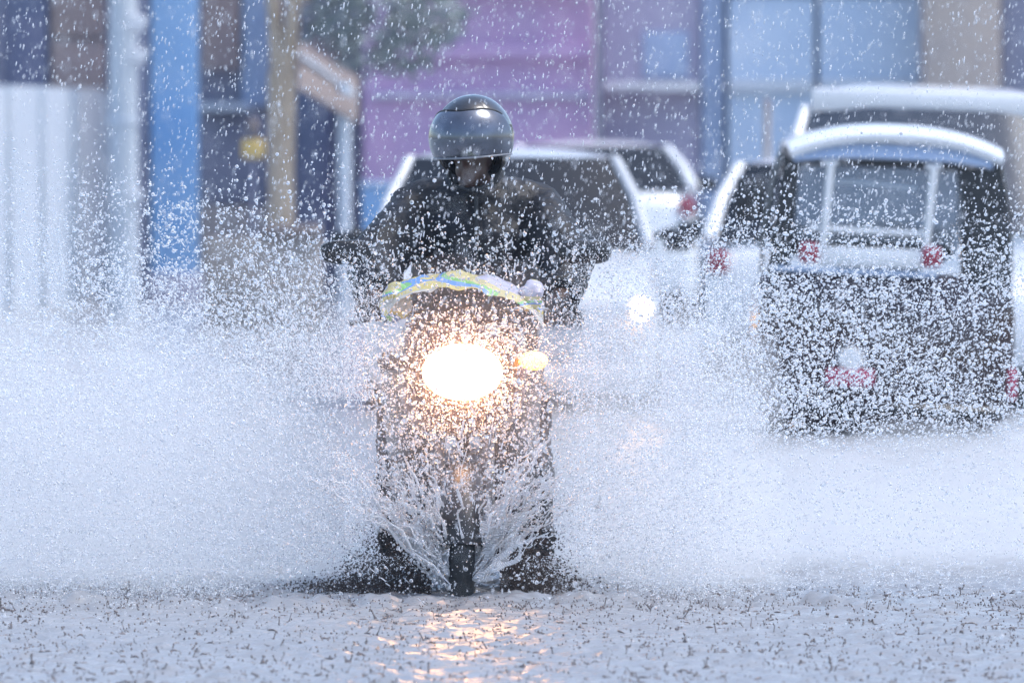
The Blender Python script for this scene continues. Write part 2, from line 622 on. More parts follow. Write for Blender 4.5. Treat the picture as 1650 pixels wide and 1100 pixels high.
TY = 68.0
tr = thing('street_tree', 'street tree with a forked tan trunk and grey green crown', 'tree', (X_at(455, TY), TY, 0))
MB().tube([(-0.03, 0, -0.3), (0, 0, 0.5), (-0.01, 0, 1.2), (0.0, 0, 2.0)], [0.17, 0.11, 0.105, 0.115], 14).build('trunk', 'bark', tr)
MB().tube([(0, 0, 1.95), (-0.06, 0.05, 2.4), (-0.1, 0.1, 3.0), (-0.25, 0.1, 4.2)], [0.09, 0.06, 0.055, 0.03], 10).build('limb', 'bark', tr)
MB().tube([(0.01, 0, 1.95), (0.08, -0.05, 2.3), (0.10, -0.1, 2.8), (0.5, -0.1, 3.6), (0.9, 0.1, 4.3)], [0.09, 0.06, 0.06, 0.05, 0.025], 10).build('limb', 'bark', tr)
MB().tube([(0.06, 0, 2.5), (0.4, 0, 2.75), (0.85, 0, 2.7), (1.1, 0, 2.5)], [0.045, 0.035, 0.025, 0.012], 8).build('limb', 'bark', tr)
rng = np.random.default_rng(3)
blobs = [((0.85, 0, 2.75), (0.55, 0.5, 0.4)), ((0.5, 0.1, 3.2), (0.6, 0.6, 0.45)), ((1.2, 0, 2.45), (0.3, 0.3, 0.28)), ((-0.3, 0.2, 4.3), (0.9, 0.9, 0.6)), ((0.9, 0, 4.3), (1.0, 0.9, 0.7)), ((0.45, 0, 2.45), (0.28, 0.3, 0.22)), ((1.0, 0.1, 2.25), (0.3, 0.3, 0.3)), ((0.7, 0.1, 2.2), (0.35, 0.3, 0.2))]
leaf_crown(rng, blobs, 2500, 0.10).build('crown', 'leaf', tr, smooth=False)

# tan awning on a pale post, ochre sign, blue bin, low wall
aw = thing('awning_stand', 'small tan canvas awning sloping from a pale post near the tree', 'awning', (X_at(555, 72), 72, 0))
MB().tube([(0, 0, -0.3), (0, 0, 1.95)], 0.055, 14).build('post', 'pale_metal', aw)
MB().sheet(lambda u, v: (-0.38 + 0.5 * u, -0.25 + 0.6 * v, 2.30 - 0.30 * u - 0.40 * (1 - v) ** 1.5 + 0.015 * math.sin(v * 12)), 8, 10, 0.012).build('canopy', 'canvas_tan', aw)
MB().tube([(-0.36, 0.02, 2.17), (0.10, 0.02, 1.84)], 0.018, 8).build('strut', 'pale_metal', aw)
sg = thing('wall_sign', 'small ochre sign hanging on a bracket left of the tree trunk', 'sign', (X_at(408, 74), 74, 0))
MB().box((0, 0, Z_at(240, 74)), (0.20, 0.05, 0.17), 0.02).build('board', 'ochre', sg)
MB().ell((0.0, 0, Z_at(205, 74)), (0.055, 0.05, 0.08)).build('lantern', 'canvas_tan', sg)
MB().tube([(0, 0.03, -0.3), (0, 0.03, Z_at(190, 74)), (0.02, 0.0, Z_at(180, 74))], 0.018, 8).build('bracket', 'wall_dusk', sg)
bn = thing('waste_bin', 'blue upright waste bin in front of the purple building', 'bin', (X_at(606, 74), 74, 0))
MB().loft([sring2 for sring2 in [[Vector((sx * (0.10 + 0.02 * t), sy * (0.10 + 0.02 * t), -0.2 + 1.25 * t)) for sx, sy in ((-1, -1), (1, -1), (1, 1), (-1, 1))] for t in (0, 0.5, 1)]]).build('body', 'blue_paint', bn)
MB().box((0, 0, 1.08), (0.28, 0.28, 0.06), 0.02).build('lid', 'gate_blue', bn)
lw = thing('low_wall', 'low tan masonry wall around the foot of the tree', 'wall', (X_at(460, 66), 66, 0))
slab_part('wall', 'low_stone', lw, 330, 520, 384, 600, 66, 0.35, 0.02)
slab_part('coping', 'canvas_tan', lw, 424, 516, 362, 383, 65.96, 0.43, 0.02)

pb = thing('purple_building', 'purple pink painted building front behind the white car', 'building', (X_at(780, 78), 78, 0))
slab_part('wall', 'wall_purple', pb, 585, 958, -900, 640, 78, 5, 0.04)
slab_part('fascia', 'wall_purple', pb, 640, 950, 72, 96, 77.88, 0.2)
slab_part('signboard', 'canvas_pink', pb, 625, 700, 22, 62, 77.85, 0.1)
slab_part('band', 'wall_lilac', pb, 600, 952, 150, 160, 77.9, 0.15)
slab_part('cornice', 'wall_lilac', pb, 600, 950, -60, -20, 77.7, 0.4)
slab_part('downpipe', 'wall_dusk', pb, 959, 968, -900, 640, 77.8, 0.12, 0.02)
lb = thing('lilac_building', 'grey lilac building with a white ledge over its front', 'building', (X_at(1060, 79), 79, 0))
slab_part('wall', 'wall_lilac', lb, 970, 1130, -900, 640, 79, 5, 0.04)
slab_part('ledge', 'white_trim', lb, 972, 1128, 133, 147, 78.5, 0.6)
wd = slab_part('window', 'navy_glass', lb, 1035, 1108, 52, 126, 78.95, 0.2)
wd.data.materials[0] = MATS['gate_blue']
slab_part('pilaster', 'gate_blue', lb, 1131, 1168, -900, 640, 78.9, 4.0)
gb = thing('gated_building', 'pale blue building front with two tall metal gate leaves', 'building', (X_at(1325, 78.7), 78.7, 0))
slab_part('wall', 'pale_blue', gb, 1169, 1486, -900, -8, 78.7, 5, 0.04)
slab_part('backing', 'wall_lilac', gb, 1172, 1484, -6, 640, 79.3, 3, 0.04)
slab_part('gate_leaf', 'pale_blue', gb, 1174, 1312, -4, 640, 78.75, 0.12)
slab_part('gate_leaf', 'pale_blue', gb, 1320, 1482, -4, 640, 78.75, 0.12)
slab_part('gate_rail', 'pale_metal', gb, 1176, 1310, 128, 150, 78.67, 0.07)
slab_part('gate_rail', 'pale_metal', gb, 1322, 1480, 128, 150, 78.67, 0.07)
tb = thing('tan_building', 'tan plaster building next to the pale blue gates', 'building', (X_at(1560, 78), 78, 0))
slab_part('wall', 'wall_tan', tb, 1488, 1612, -900, 640, 78, 5, 0.04)
slab_part('door', 'wall_dusk', tb, 1614, 1668, -300, 640, 78.2, 3)
slab_part('wall', 'wall_lilac', tb, 1670, 3000, -900, 640, 78.1, 5)
op = thing('marker_post', 'thin rusty tan post in front of the pale blue gates', 'post', (X_at(1236, 70), 70, 0))
MB().tube([(0, 0, -0.3), (0, 0, 1.75)], 0.028, 10).build('shaft', 'wall_tan', op)
MB().ell((0, 0, 1.76), (0.036, 0.036, 0.03), 10, 6).build('cap', 'wall_brown', op)


# ------------------------------------------------------------------ vehicles
def wheel(parent, c, r, wd):
    t = MB().lathe(c, (1, 0, 0), [(r * 0.62, -wd / 2), (r * 0.9, -wd / 2), (r, -wd / 3), (r, wd / 3), (r * 0.9, wd / 2), (r * 0.62, wd / 2), (r * 0.62, -wd / 2)], 30).build('wheel', 'rubber', parent)
    MB().lathe(c, (1, 0, 0), [(0.0, -wd * 0.3), (r * 0.5, -wd * 0.36), (r * 0.63, -wd * 0.45), (r * 0.63, wd * 0.45), (r * 0.5, wd * 0.36), (0.0, wd * 0.3)], 24).build('rim', 'steel', t)


def car(name, label, cat, px, Y, rz, hw, length, z_hood, z_belt, z_roof, top_hw, ws_base, ws_top, rear_base, rear_top, paint, lamp='lamp_glass', back_lamps='red_lens', van=False, lit_side=0, cr=0.06, roll=0.0):
    """Local: front at -y. Distances measured from the front bumper (y = 0)."""
    c = thing(name, label, cat, (X_at(px, Y), Y, 0), rz)
    c.rotation_euler = (0, roll, rz)
    zl = 0.06
    L = length
    yb = ws_base
    st = [(0.0, hw * 0.86, zl + 0.1, z_hood - 0.16), (0.06, hw * 0.94, zl + 0.02, z_hood - 0.07), (0.25, hw * 0.985, zl, z_hood),
          (yb, hw, zl, z_belt - 0.02), (yb + 0.3, hw, zl, z_belt), (rear_base, hw, zl, z_belt), (L - 0.2, hw * 0.98, zl, z_belt - (0.0 if rear_base > L - 0.3 else 0.06)),
          (L - 0.05, hw * 0.93, zl + 0.04, z_belt - 0.08), (L, hw * 0.85, zl + 0.1, z_belt - 0.18)]
    MB().loft([sring(y, h, a, b, 36, 5.0) for y, h, a, b in st]).build('body', paint, c)
    # roof shell

    def roof(u, v):
        y = ws_top - 0.05 + (rear_top + 0.05 - ws_top + 0.05) * v
        s = (u - 0.5) * 2
        e = (2 * v - 1)
        return (s * top_hw * (1 - 0.04 * e * e), y, z_roof - cr * abs(s) ** (5.5 if van else 2.6) - 0.05 * abs(e) ** 3)
    MB().sheet(roof, 20, 14, -0.045 if False else 0.045).build('roof', paint, c)
    if van:
        MB().box((0, ws_top - 0.03, z_roof - cr * 0.62 - 0.02), (top_hw * 1.86, 0.07, cr * 0.9), 0.025).build('roof_front', paint, c)
    bh = hw * 0.93
    zt = z_roof - cr - 0.01
    zb = z_belt - 0.03
    for s in (-1, 1):
        for (y0, y1, r) in ((ws_base, ws_top, 0.035), (rear_base, rear_top, 0.045)):
            MB().tube([(s * bh, y0, zb), (s * (bh * 0.55 + top_hw * 0.45), y0 + (y1 - y0) * 0.55, zb + (zt - zb) * 0.55), (s * (top_hw - 0.02), y1, zt)], [r * 1.15, r, r * 0.95], 10).build('pillar', paint, c)
        ym = (ws_top + rear_top) / 2
        MB().tube([(s * bh, ym, zb), (s * (top_hw - 0.01), ym, zt)], 0.03, 8).build('pillar', 'black_plastic', c)
        MB().sheet(lambda u, v, s=s: (s * ((bh - 0.025) * (1 - v) + (top_hw - 0.04) * v), (ws_base + 0.03) * (1 - v) * (1 - u) + (ws_top + 0.02) * v * (1 - u) + u * ((rear_base - 0.03) * (1 - v) + (rear_top - 0.02) * v), zb + (zt - zb) * v), 6, 6, 0.006).build('side_window', 'car_glass', c)
        # door mirror
        mr = MB().box((s * (hw + 0.11), ws_base + 0.22, z_belt + (0.1 if van else 0.0)), (0.17, 0.1, 0.11 if not van else 0.24), 0.035).build('door_mirror', 'black_plastic', c)
        MB().tube([(s * (hw - 0.03), ws_base + 0.24, z_belt + 0.02), (s * (hw + 0.08), ws_base + 0.22, z_belt + 0.06)], 0.022, 8).build('mirror_arm', 'black_plastic', mr)
        # lamps
        m = 'car_lamp_lit' if lit_side == s else lamp
        hl = MB().ell((s * hw * 0.82, 0.05, z_hood - 0.15), (0.13, 0.075, 0.075), 16, 10).build('headlight', 'lamp_glass', c)
        MB().ell((s * hw * 0.86, -0.02, z_hood - 0.15), (0.05, 0.03, 0.06), 14, 8).build('bulb', m, hl)
        MB().box((s * hw * 0.86, L - 0.03, z_belt - 0.17), (0.13, 0.1, 0.15), 0.03).build('tail_light', back_lamps, c)

    def glass(yb_, yt_, bow):
        def f(u, v):
            s = (u - 0.5) * 2
            return (s * ((bh - 0.02) * (1 - v) + (top_hw - 0.03) * v), yb_ + (yt_ - yb_) * v + bow * (s * s - 1), zb + (zt + 0.015 - zb) * v)
        return f
    wsn = MB().sheet(glass(ws_base, ws_top, 0.09), 14, 8, 0.008).build('windscreen', 'van_glass' if van else 'car_glass', c)
    MB().sheet(glass(rear_base, rear_top, -0.07), 14, 8, 0.008).build('rear_window', 'car_glass', c)
    for sx in (-0.35, 0.12):
        MB().tube([(sx * bh, ws_base - 0.10, zb + 0.02), (sx * bh + 0.42, ws_base - 0.06 + 0.15 * (ws_top - ws_base), zb + 0.10)], 0.011, 6).build('wiper', 'black_plastic', wsn)
    MB().box((0, -0.005, z_hood - 0.2), (hw * 0.95, 0.05, 0.09), 0.02).build('grille', 'black_plastic', c)
    MB().box((0, -0.03, 0.17), (hw * 1.75, 0.12, 0.15), 0.05).build('front_bumper', paint if not van else 'black_plastic', c)
    MB().box((0, L + 0.02, 0.19), (hw * 1.75, 0.12, 0.16), 0.05).build('rear_bumper', 'black_plastic', c)
    MB().box((0, L + 0.01, 0.42), (0.42, 0.03, 0.11), 0.008).build('number_plate', 'plate_white', c)
    MB().box((0, -0.1, 0.2), (0.42, 0.03, 0.11), 0.008).build('number_plate', 'plate_white', c)
    for s in (-1, 1):
        for y in (0.72, L - 0.75):
            wheel(c, (s * (hw - 0.10), y, 0.14), 0.29, 0.2)
    return c


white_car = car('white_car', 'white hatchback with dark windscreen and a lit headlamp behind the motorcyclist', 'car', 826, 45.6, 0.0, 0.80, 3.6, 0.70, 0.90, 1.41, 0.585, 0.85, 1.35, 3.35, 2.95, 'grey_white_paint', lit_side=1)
# a dark sun strip along the top of its windscreen
white_suv = car('white_suv', 'farthest white car, its red tail lamp showing past the windscreen pillar of the hatchback', 'car', 950, 71.6, math.pi, 0.85, 4.1, 0.80, 1.10, 1.46, 0.60, 1.0, 1.45, 3.95, 3.5, 'white_paint')
rear_hatch = car('white_car', 'white car with black rear window showing beside the auto rickshaw', 'car', 1340, 55.6, math.pi - R(2.2), 0.80, 3.6, 0.68, 0.88, 1.36, 0.58, 0.85, 1.35, 3.50, 3.1, 'white_paint')
van = car('white_van', 'tall white van with a wide dark windscreen behind the auto rickshaw', 'van', 1484, 46.2, R(-3.2), 0.87, 4.4, 0.74, 1.00, 1.765, 0.72, 0.35, 0.95, 4.35, 4.2, 'white_paint', van=True, lit_side=-1, cr=0.15, roll=R(2.0))


# auto rickshaw, seen from behind
def rickshaw():
    Y = 42.0
    c = thing('auto_rickshaw', 'black auto rickshaw with white domed roof and open rear window', 'auto rickshaw', (X_at(1422, Y), Y, 0))
    c.rotation_euler = (0, R(2.2), 0)
    s = FPX / Y

    def lx(px): return (px - 1422) / s

    def lz(py): return CAM_H - (py - 232) / s
    # rear body tub: black, full width down to the water
    rings = [sring(0.0, 0.56, 0.10, 0.74, 32, 5), sring(0.04, 0.635, 0.03, 0.80, 32, 6), sring(0.5, 0.655, 0.03, 0.80, 32, 7), sring(1.35, 0.62, 0.03, 0.62, 32, 7), sring(1.9, 0.42, 0.06, 0.62, 32, 5), sring(2.45, 0.25, 0.12, 0.58, 32, 4)]
    MB().loft(rings).build('body', 'tuk_paint', c)
    # hood frame and black canvas sides
    for sd in (-1, 1):
        xb, xt = sd * 0.60, sd * 0.50

        def side(u, v, sd=sd):
            y = 0.02 + 1.25 * u
            zz = 0.72 + (1.36 - 0.72) * v
            x = sd * (0.615 - 0.085 * v ** 2.2 + 0.02 * math.sin(u * 9) * v)
            return (x, y + 0.05 * v, zz)
        if sd == 1:
            MB().sheet(side, 12, 10, 0.012).build('side_canvas', 'black_plastic', c)
        else:
            MB().sheet(lambda u, v, f=side: f(u * 0.22, v), 6, 10, 0.012).build('side_canvas', 'black_plastic', c)
        # rear corner panels framing the window
        x_in0, x_in1 = (lx(1262), lx(1272)) if sd < 0 else (lx(1556), lx(1530))
        MB().slab([(sd * 0.605, -0.005, 0.74), (x_in0, -0.005, 0.74), (x_in1, 0.02, 1.31), (sd * 0.535, 0.02, 1.36)], (0, 0.025, 0)).build('rear_corner', 'black_plastic', c)
    MB().box((lx(1406), 0.015, lz(262)), (lx(1545) - lx(1268), 0.05, 0.05), 0.012).build('window_header', 'black_plastic', c)
    # white domed roof, wider than the hood, falling to the right-hand eave

    def roof(u, v):
        q = (u - 0.5) * 2
        x = 0.015 + q * 0.53
        y = -0.06 + 2.0 * v
        cx = abs(q)
        dome = 1.53 - 0.10 * cx ** 2.4
        back = 0.055 * (1 - min(v / 0.18, 1)) ** 2
        front = 0.16 * max(0, (v - 0.6) / 0.4) ** 2
        return (x, y, dome - back - front)
    MB().sheet(roof, 24, 20, 0.035).build('roof', 'white_paint', c)
    MB().sheet(lambda u, v: ((u - 0.5) * 0.98, -0.045 + 0.03 * v, 1.36 + 0.07 * v - 0.03 * abs(2 * u - 1) ** 3), 16, 3, 0.02).build('roof_valance', 'gate_blue', c)
    # chrome grab rails behind the seat with their end caps
    for px in (1320, 1486):
        r = MB().tube([(lx(px - 6), -0.025, lz(400)), (lx(px - 3), -0.03, lz(350)), (lx(px + 2), -0.02, lz(268))], [0.017, 0.019, 0.021], 10).build('grab_rail', 'white_paint', c)
        MB().tube([(lx(px - 12), -0.02, lz(266)), (lx(px + 14), -0.02, lz(265))], 0.014, 8).build('rail_cap', 'white_paint', r)
    MB().tube([(lx(1325), 0.08, lz(296)), (lx(1395), 0.08, lz(297)), (lx(1462), 0.08, lz(303))], 0.013, 8).build('cross_rail', 'white_paint', c)
    MB().tube([(lx(1290), -0.005, lz(372)), (lx(1480), -0.005, lz(375))], 0.015, 8).build('cross_rail', 'white_paint', c)
    # seats, shelf and the clear film of the rear window
    MB().box((lx(1392), 0.30, lz(392)), (0.86, 0.12, 0.16), 0.05).build('seat_back', 'black_plastic', c)
    MB().box((0.0, 1.2, 0.78), (0.42, 0.12, 0.5), 0.05).build('driver_seat', 'black_plastic', c)
    MB().box((lx(1392), 0.0, lz(416)), (lx(1484) - lx(1302), 0.06, 0.10), 0.02).build('shelf_panel', 'cream_paint', c)
    MB().tube([(lx(1234), -0.02, lz(439)), (lx(1500), -0.02, lz(441))], 0.013, 8).build('trim_rail', 'gate_blue', c)
    MB().sheet(lambda u, v: (lx(1268) + (lx(1540) - lx(1268)) * u, 0.035 + 0.008 * math.sin(u * 8) * v, lz(392) + (lz(272) - lz(392)) * v), 14, 6, 0.003).build('window_film', 'clear_film', c)
    # front windscreen frame beyond
    MB().sheet(lambda u, v: ((u - 0.5) * (1.0 - 0.2 * v), 2.0 - 0.25 * v, 0.62 + 0.72 * v), 8, 6, 0.006).build('windscreen', 'clear_film', c)
    for sd in (-1, 1):
        MB().tube([(sd * 0.5, 2.0, 0.6), (sd * 0.42, 1.75, 1.36)], 0.025, 8).build('windscreen_pillar', 'black_paint', c)
    # lamps, plate and emblem
    for px in (1292, 1490):
        MB().box((lx(px), -0.025, lz(411)), (0.10, 0.06, 0.105), 0.02).build('tail_light', 'red_lens', c)
    MB().lathe((lx(1366), -0.02, lz(582)), (0, 1, 0), [(0.0, -0.02), (0.05, -0.02), (0.065, 0.0), (0.065, 0.03)], 24).build('emblem', 'plate_white', c)
    MB().box((lx(1366), -0.03, lz(610)), (0.24, 0.03, 0.085), 0.012).build('number_plate', 'red_plate', c)
    MB().box((lx(1628), 0.05, lz(612)), (0.05, 0.08, 0.16), 0.02).build('reflector', 'red_plate', c)
    MB().tube([(-0.58, -0.05, 0.13), (-0.55, -0.09, 0.13), (0.55, -0.09, 0.13), (0.58, -0.05, 0.13)], 0.03, 10).build('rear_bumper', 'black_paint', c)
    for sd in (-1, 1):
        wheel(c, (sd * 0.50, 0.45, 0.06), 0.21, 0.11)
    wheel(c, (0, 2.35, 0.06), 0.21, 0.10)
    MB().tube([(0, 2.35, 0.06), (0, 2.15, 0.75)], 0.03, 8).build('fork', 'engine_metal', c)
    MB().tube([(-0.3, 1.75, 0.86), (0, 1.85, 0.8), (0.3, 1.75, 0.86)], 0.016, 8).build('handlebar', 'steel', c)


rickshaw()


# ------------------------------------------------------------------ motorcycle
def L_(px, py, Y):
    p = P(px, py, Y)
    return Vector((p.x - BX, p.y - BY, p.z))


def motorcycle():
    c = thing('motorcycle', 'dark motorcycle with blazing headlight ploughing through the flood', 'motorcycle', (BX, BY, 0))
    fw = MB()
    for (nm, y, Rw, r) in (('front_wheel', -0.5, 0.262, 0.042), ('rear_wheel', 0.78, 0.262, 0.052)):
        ce = (0, y, 0.10)
        prof = [(Rw + r * math.cos(a), r * math.sin(a)) for a in [2 * math.pi * k / 14 for k in range(15)]]
        t = MB().lathe(ce, (1, 0, 0), prof, 40).build(nm, 'rubber', c)
        MB().lathe(ce, (1, 0, 0), [(Rw - 0.05, -0.03), (Rw - 0.025, -0.035), (Rw - 0.025, 0.035), (Rw - 0.05, 0.03), (Rw - 0.05, -0.03)], 40).build('rim', 'steel', t)
        MB().tube([(-0.06, y, 0.10), (0.06, y, 0.10)], 0.04, 14).build('hub', 'engine_metal', t)
        sp = MB()
        for k in range(18):
            a = 2 * math.pi * k / 18
            sp.tube([(0.03 * (-1) ** k, y + 0.035 * math.cos(a), 0.10 + 0.035 * math.sin(a)), (0, y + (Rw - 0.04) * math.cos(a + 0.15), 0.10 + (Rw - 0.04) * math.sin(a + 0.15))], 0.0025, 5)
        sp.build('spokes', 'steel', t)
    # mudguards
    for (nm, y, Rg, a0, a1, hw) in (('front_mudguard', -0.5, 0.325, 25, 165, 0.062), ('rear_mudguard', 0.78, 0.34, 0, 120, 0.075)):
        MB().sheet(lambda u, v, y=y, Rg=Rg, a0=a0, a1=a1, hw=hw: ((u - 0.5) * 2 * hw, y + (Rg - 0.045 * abs(2 * u - 1) ** 3) * math.cos(R(a0 + (a1 - a0) * v)), 0.10 + (Rg - 0.045 * abs(2 * u - 1) ** 3) * math.sin(R(a0 + (a1 - a0) * v))), 8, 20, 0.004).build(nm, 'black_plastic', c)
    for s in (-1, 1):
        MB().tube([(s * 0.078, -0.5, 0.10), (s * 0.078, -0.40, 0.42), (s * 0.078, -0.29, 0.80)], [0.026, 0.024, 0.019], 12).build('fork_leg', 'engine_metal', c)
    # headlight cowl
    cw = MB().loft([sring(-0.445, 0.135, 0.56, 0.82, 32, 2.8), sring(-0.43, 0.165, 0.52, 0.86, 32, 2.8), sring(-0.36, 0.20, 0.50, 0.90, 32, 2.8), sring(-0.26, 0.205, 0.52, 0.93, 32, 3), sring(-0.16, 0.17, 0.58, 0.93, 32, 3)]).build('headlight_cowl', 'dark_maroon', c)
    hl = thing_part('headlight', c)
    MB().ell((0, -0.44, 0.71), (0.128, 0.05, 0.09), 32, 16).build('lens', 'headlight_lens', hl)
    MB().loft([[Vector((rr * 1.32 * math.cos(a), yy, 0.71 + rr * math.sin(a))) for a in [2 * math.pi * k / 36 for k in range(36)]] for rr, yy in ((0.090, -0.435), (0.098, -0.44), (0.102, -0.40), (0.09, -0.40))], cap=False).build('bezel', 'steel', hl)
    # turn signals
    for s, m in ((1, 'indicator_lit'), (-1, 'black_plastic')):
        t = MB().tube([(s * 0.155, -0.38, 0.742), (s * 0.20, -0.39, 0.744)], [0.014, 0.012], 10).build('turn_signal', 'black_plastic', c)
        MB().ell((s * 0.225, -0.405, 0.745), (0.046, 0.03, 0.03), 18, 10).build('lens', m, t)
    # leg shields: curved side panels
    for s in (-1, 1):
        MB().sheet(lambda u, v, s=s: (s * (0.10 + 0.165 * u ** 0.8 - 0.05 * (1 - v) * u), -0.30 + 0.22 * u * u + 0.06 * (1 - v), 0.26 + 0.50 * v - 0.06 * u * (1 - v)), 10, 12, 0.006).build('leg_shield', 'black_paint', c)
        MB().tube([(s * 0.09, -0.18, 0.42), (s * 0.20, -0.24, 0.43), (s * 0.272, -0.26, 0.37), (s * 0.262, -0.25, 0.30), (s * 0.225, -0.22, 0.20), (s * 0.12, -0.16, 0.13), (s * 0.05, -0.12, 0.12)], 0.0135, 10).build('crash_bar', 'black_paint', c)
        MB().tube([(s * 0.10, 0.16, 0.12), (s * 0.27, 0.16, 0.12)], 0.016, 8).build('footpeg', 'rubber', c)
    # frame, engine, tank, seat, exhaust
    MB().tube([(0, -0.22, 0.82), (0, -0.12, 0.45), (0, 0.0, 0.12), (0, 0.4, 0.10)], 0.024, 10).build('down_tube', 'black_paint', c)
    MB().tube([(0, -0.2, 0.78), (0, 0.2, 0.60), (0, 0.7, 0.62)], 0.03, 10).build('spine', 'black_paint', c)
    en = MB().box((0, 0.12, 0.24), (0.26, 0.40, 0.24), 0.06).build('engine', 'engine_metal', c)
    for k in range(6):
        MB().box((0, -0.06 + 0.0 * k, 0.30 + 0.028 * k), (0.17, 0.17, 0.008), 0.003).build('cooling_fin', 'engine_metal', en)
    MB().loft([sring(-0.16, 0.07, 0.70, 0.84, 24, 2.6), sring(-0.08, 0.125, 0.64, 0.88, 24, 2.8), sring(0.1, 0.14, 0.60, 0.88, 24, 2.8), sring(0.26, 0.10, 0.60, 0.78, 24, 2.6), sring(0.32, 0.06, 0.61, 0.70, 24, 2.4)]).build('fuel_tank', 'dark_maroon', c)
    MB().loft([sring(0.27, 0.09, 0.60, 0.67, 24, 3), sring(0.45, 0.125, 0.58, 0.66, 24, 3), sring(0.75, 0.13, 0.60, 0.69, 24, 3), sring(1.05, 0.09, 0.66, 0.73, 24, 3)]).build('seat', 'black_plastic', c)
    MB().tube([(0.09, -0.12, 0.26), (0.12, -0.12, 0.10), (0.15, 0.1, 0.05), (0.17, 0.4, 0.08), (0.18, 0.95, 0.16)], [0.018, 0.018, 0.02, 0.035, 0.042], 12).build('exhaust', 'steel', c)
    # handlebar, grips, levers, mirrors, clocks
    gz, gy = 0.895, -0.19
    hb = [(-0.325, gy, gz), (-0.18, gy - 0.02, gz + 0.01), (-0.09, gy - 0.02, 0.90), (0.09, gy - 0.02, 0.90), (0.18, gy - 0.02, gz + 0.01), (0.345, gy, gz)]
    MB().tube(hb, 0.0125, 10).build('handlebar', 'steel', c)
    for s, xo in ((-1, -0.325), (1, 0.345)):
        MB().tube([(xo - s * 0.0 + s * 0.02, gy, gz), (xo - s * 0.12, gy - 0.006, gz + 0.002)], 0.018, 12).build('grip', 'rubber', c)
        MB().tube([(xo - s * 0.15, gy - 0.03, gz), (xo - s * 0.10, gy - 0.085, gz - 0.01), (xo + s * 0.0, gy - 0.095, gz - 0.03), (xo + s * 0.035, gy - 0.085, gz - 0.036)], [0.008, 0.007, 0.006, 0.008], 8).build('lever', 'black_plastic', c)
        m = MB().tube([(xo - s * 0.13, gy - 0.01, gz + 0.01), (xo - s * 0.09, gy - 0.04, gz + 0.10), (xo - s * 0.015, gy - 0.05, gz + 0.17)], 0.007, 8).build('mirror', 'black_plastic', c)
        hx = xo + s * 0.042
        MB().loft([sring(gy - 0.085, 0.055, gz + 0.165, gz + 0.215, 26, 3, hx), sring(gy - 0.075, 0.083, gz + 0.155, gz + 0.228, 26, 3, hx), sring(gy - 0.05, 0.087, gz + 0.152, gz + 0.230, 26, 3, hx)]).build('mirror_head', 'black_plastic', m)
        MB().loft([sring(gy - 0.0495, 0.08, gz + 0.158, gz + 0.224, 26, 3, hx), sring(gy - 0.046, 0.08, gz + 0.158, gz + 0.224, 26, 3, hx)]).build('mirror_glass', 'mirror_glass', m)
        MB().tube([(xo - s * 0.14, gy - 0.03, gz), (xo - s * 0.16, gy - 0.12, gz + 0.03), (s * 0.10, -0.30, 0.94), (s * 0.06, -0.22, 0.80)], 0.005, 6).build('cable', 'black_plastic', c)
    MB().box((0, -0.21, 0.945), (0.22, 0.12, 0.08), 0.03).build('instrument_cluster', 'black_plastic', c)
    # the headlight's own beam
    ld = bpy.data.lights.new('headlight_beam', 'SPOT')
    ld.energy = 3; ld.color = (1.0, 0.44, 0.20); ld.spot_size = R(130); ld.spot_blend = 0.8; ld.shadow_soft_size = 0.08
    lo = bpy.data.objects.new('headlight_beam', ld); COL.objects.link(lo)
    lo.parent = hl
    lo.location = (0, -0.52, 0.71); lo.rotation_euler = (R(84), 0, 0)
    return c


def thing_part(name, parent):
    o = bpy.data.objects.new(name, None)
    o.empty_display_size = 0.1
    COL.objects.link(o)
    o.parent = parent
    return o


motorcycle()


# plastic bag draped over the cowl
def bag_material():
    m = bpy.data.materials.new('printed_plastic')
    m.use_nodes = True
    t = m.node_tree
    b = t.nodes['Principled BSDF']
    tc = t.nodes.new('ShaderNodeTexCoord')
    mp = t.nodes.new('ShaderNodeMapping')
    mp.inputs['Scale'].default_value = (2.2, 3, 9)
    t.links.new(tc.outputs['Object'], mp.inputs['Vector'])
    n = t.nodes.new('ShaderNodeTexNoise')
    n.inputs['Scale'].default_value = 1.3
    n.inputs['Detail'].default_value = 0.5
    t.links.new(mp.outputs['Vector'], n.inputs['Vector'])
    cr = t.nodes.new('ShaderNodeValToRGB')
    cr.color_ramp.interpolation = 'CONSTANT'
    el = cr.color_ramp.elements
    cols = [(0.0, (0.45, 0.45, 0.40)), (0.38, (0.55, 0.47, 0.16)), (0.46, (0.12, 0.28, 0.62)), (0.50, (0.22, 0.5, 0.16)), (0.545, (0.55, 0.49, 0.24)), (0.61, (0.46, 0.45, 0.55))]
    el[0].position, el[0].color = cols[0][0], (*cols[0][1], 1)
    el[1].position, el[1].color = cols[1][0], (*cols[1][1], 1)
    for p, c in cols[2:]:
        e = el.new(p); e.color = (*c, 1)
    t.links.new(n.outputs['Fac'], cr.inputs['Fac'])
    t.links.new(cr.outputs['Color'], b.inputs['Base Color'])
    b.inputs['Roughness'].default_value = 0.25
    b.inputs['Transmission Weight'].default_value = 0.15
    MATS['printed_plastic'] = m


bag_material()


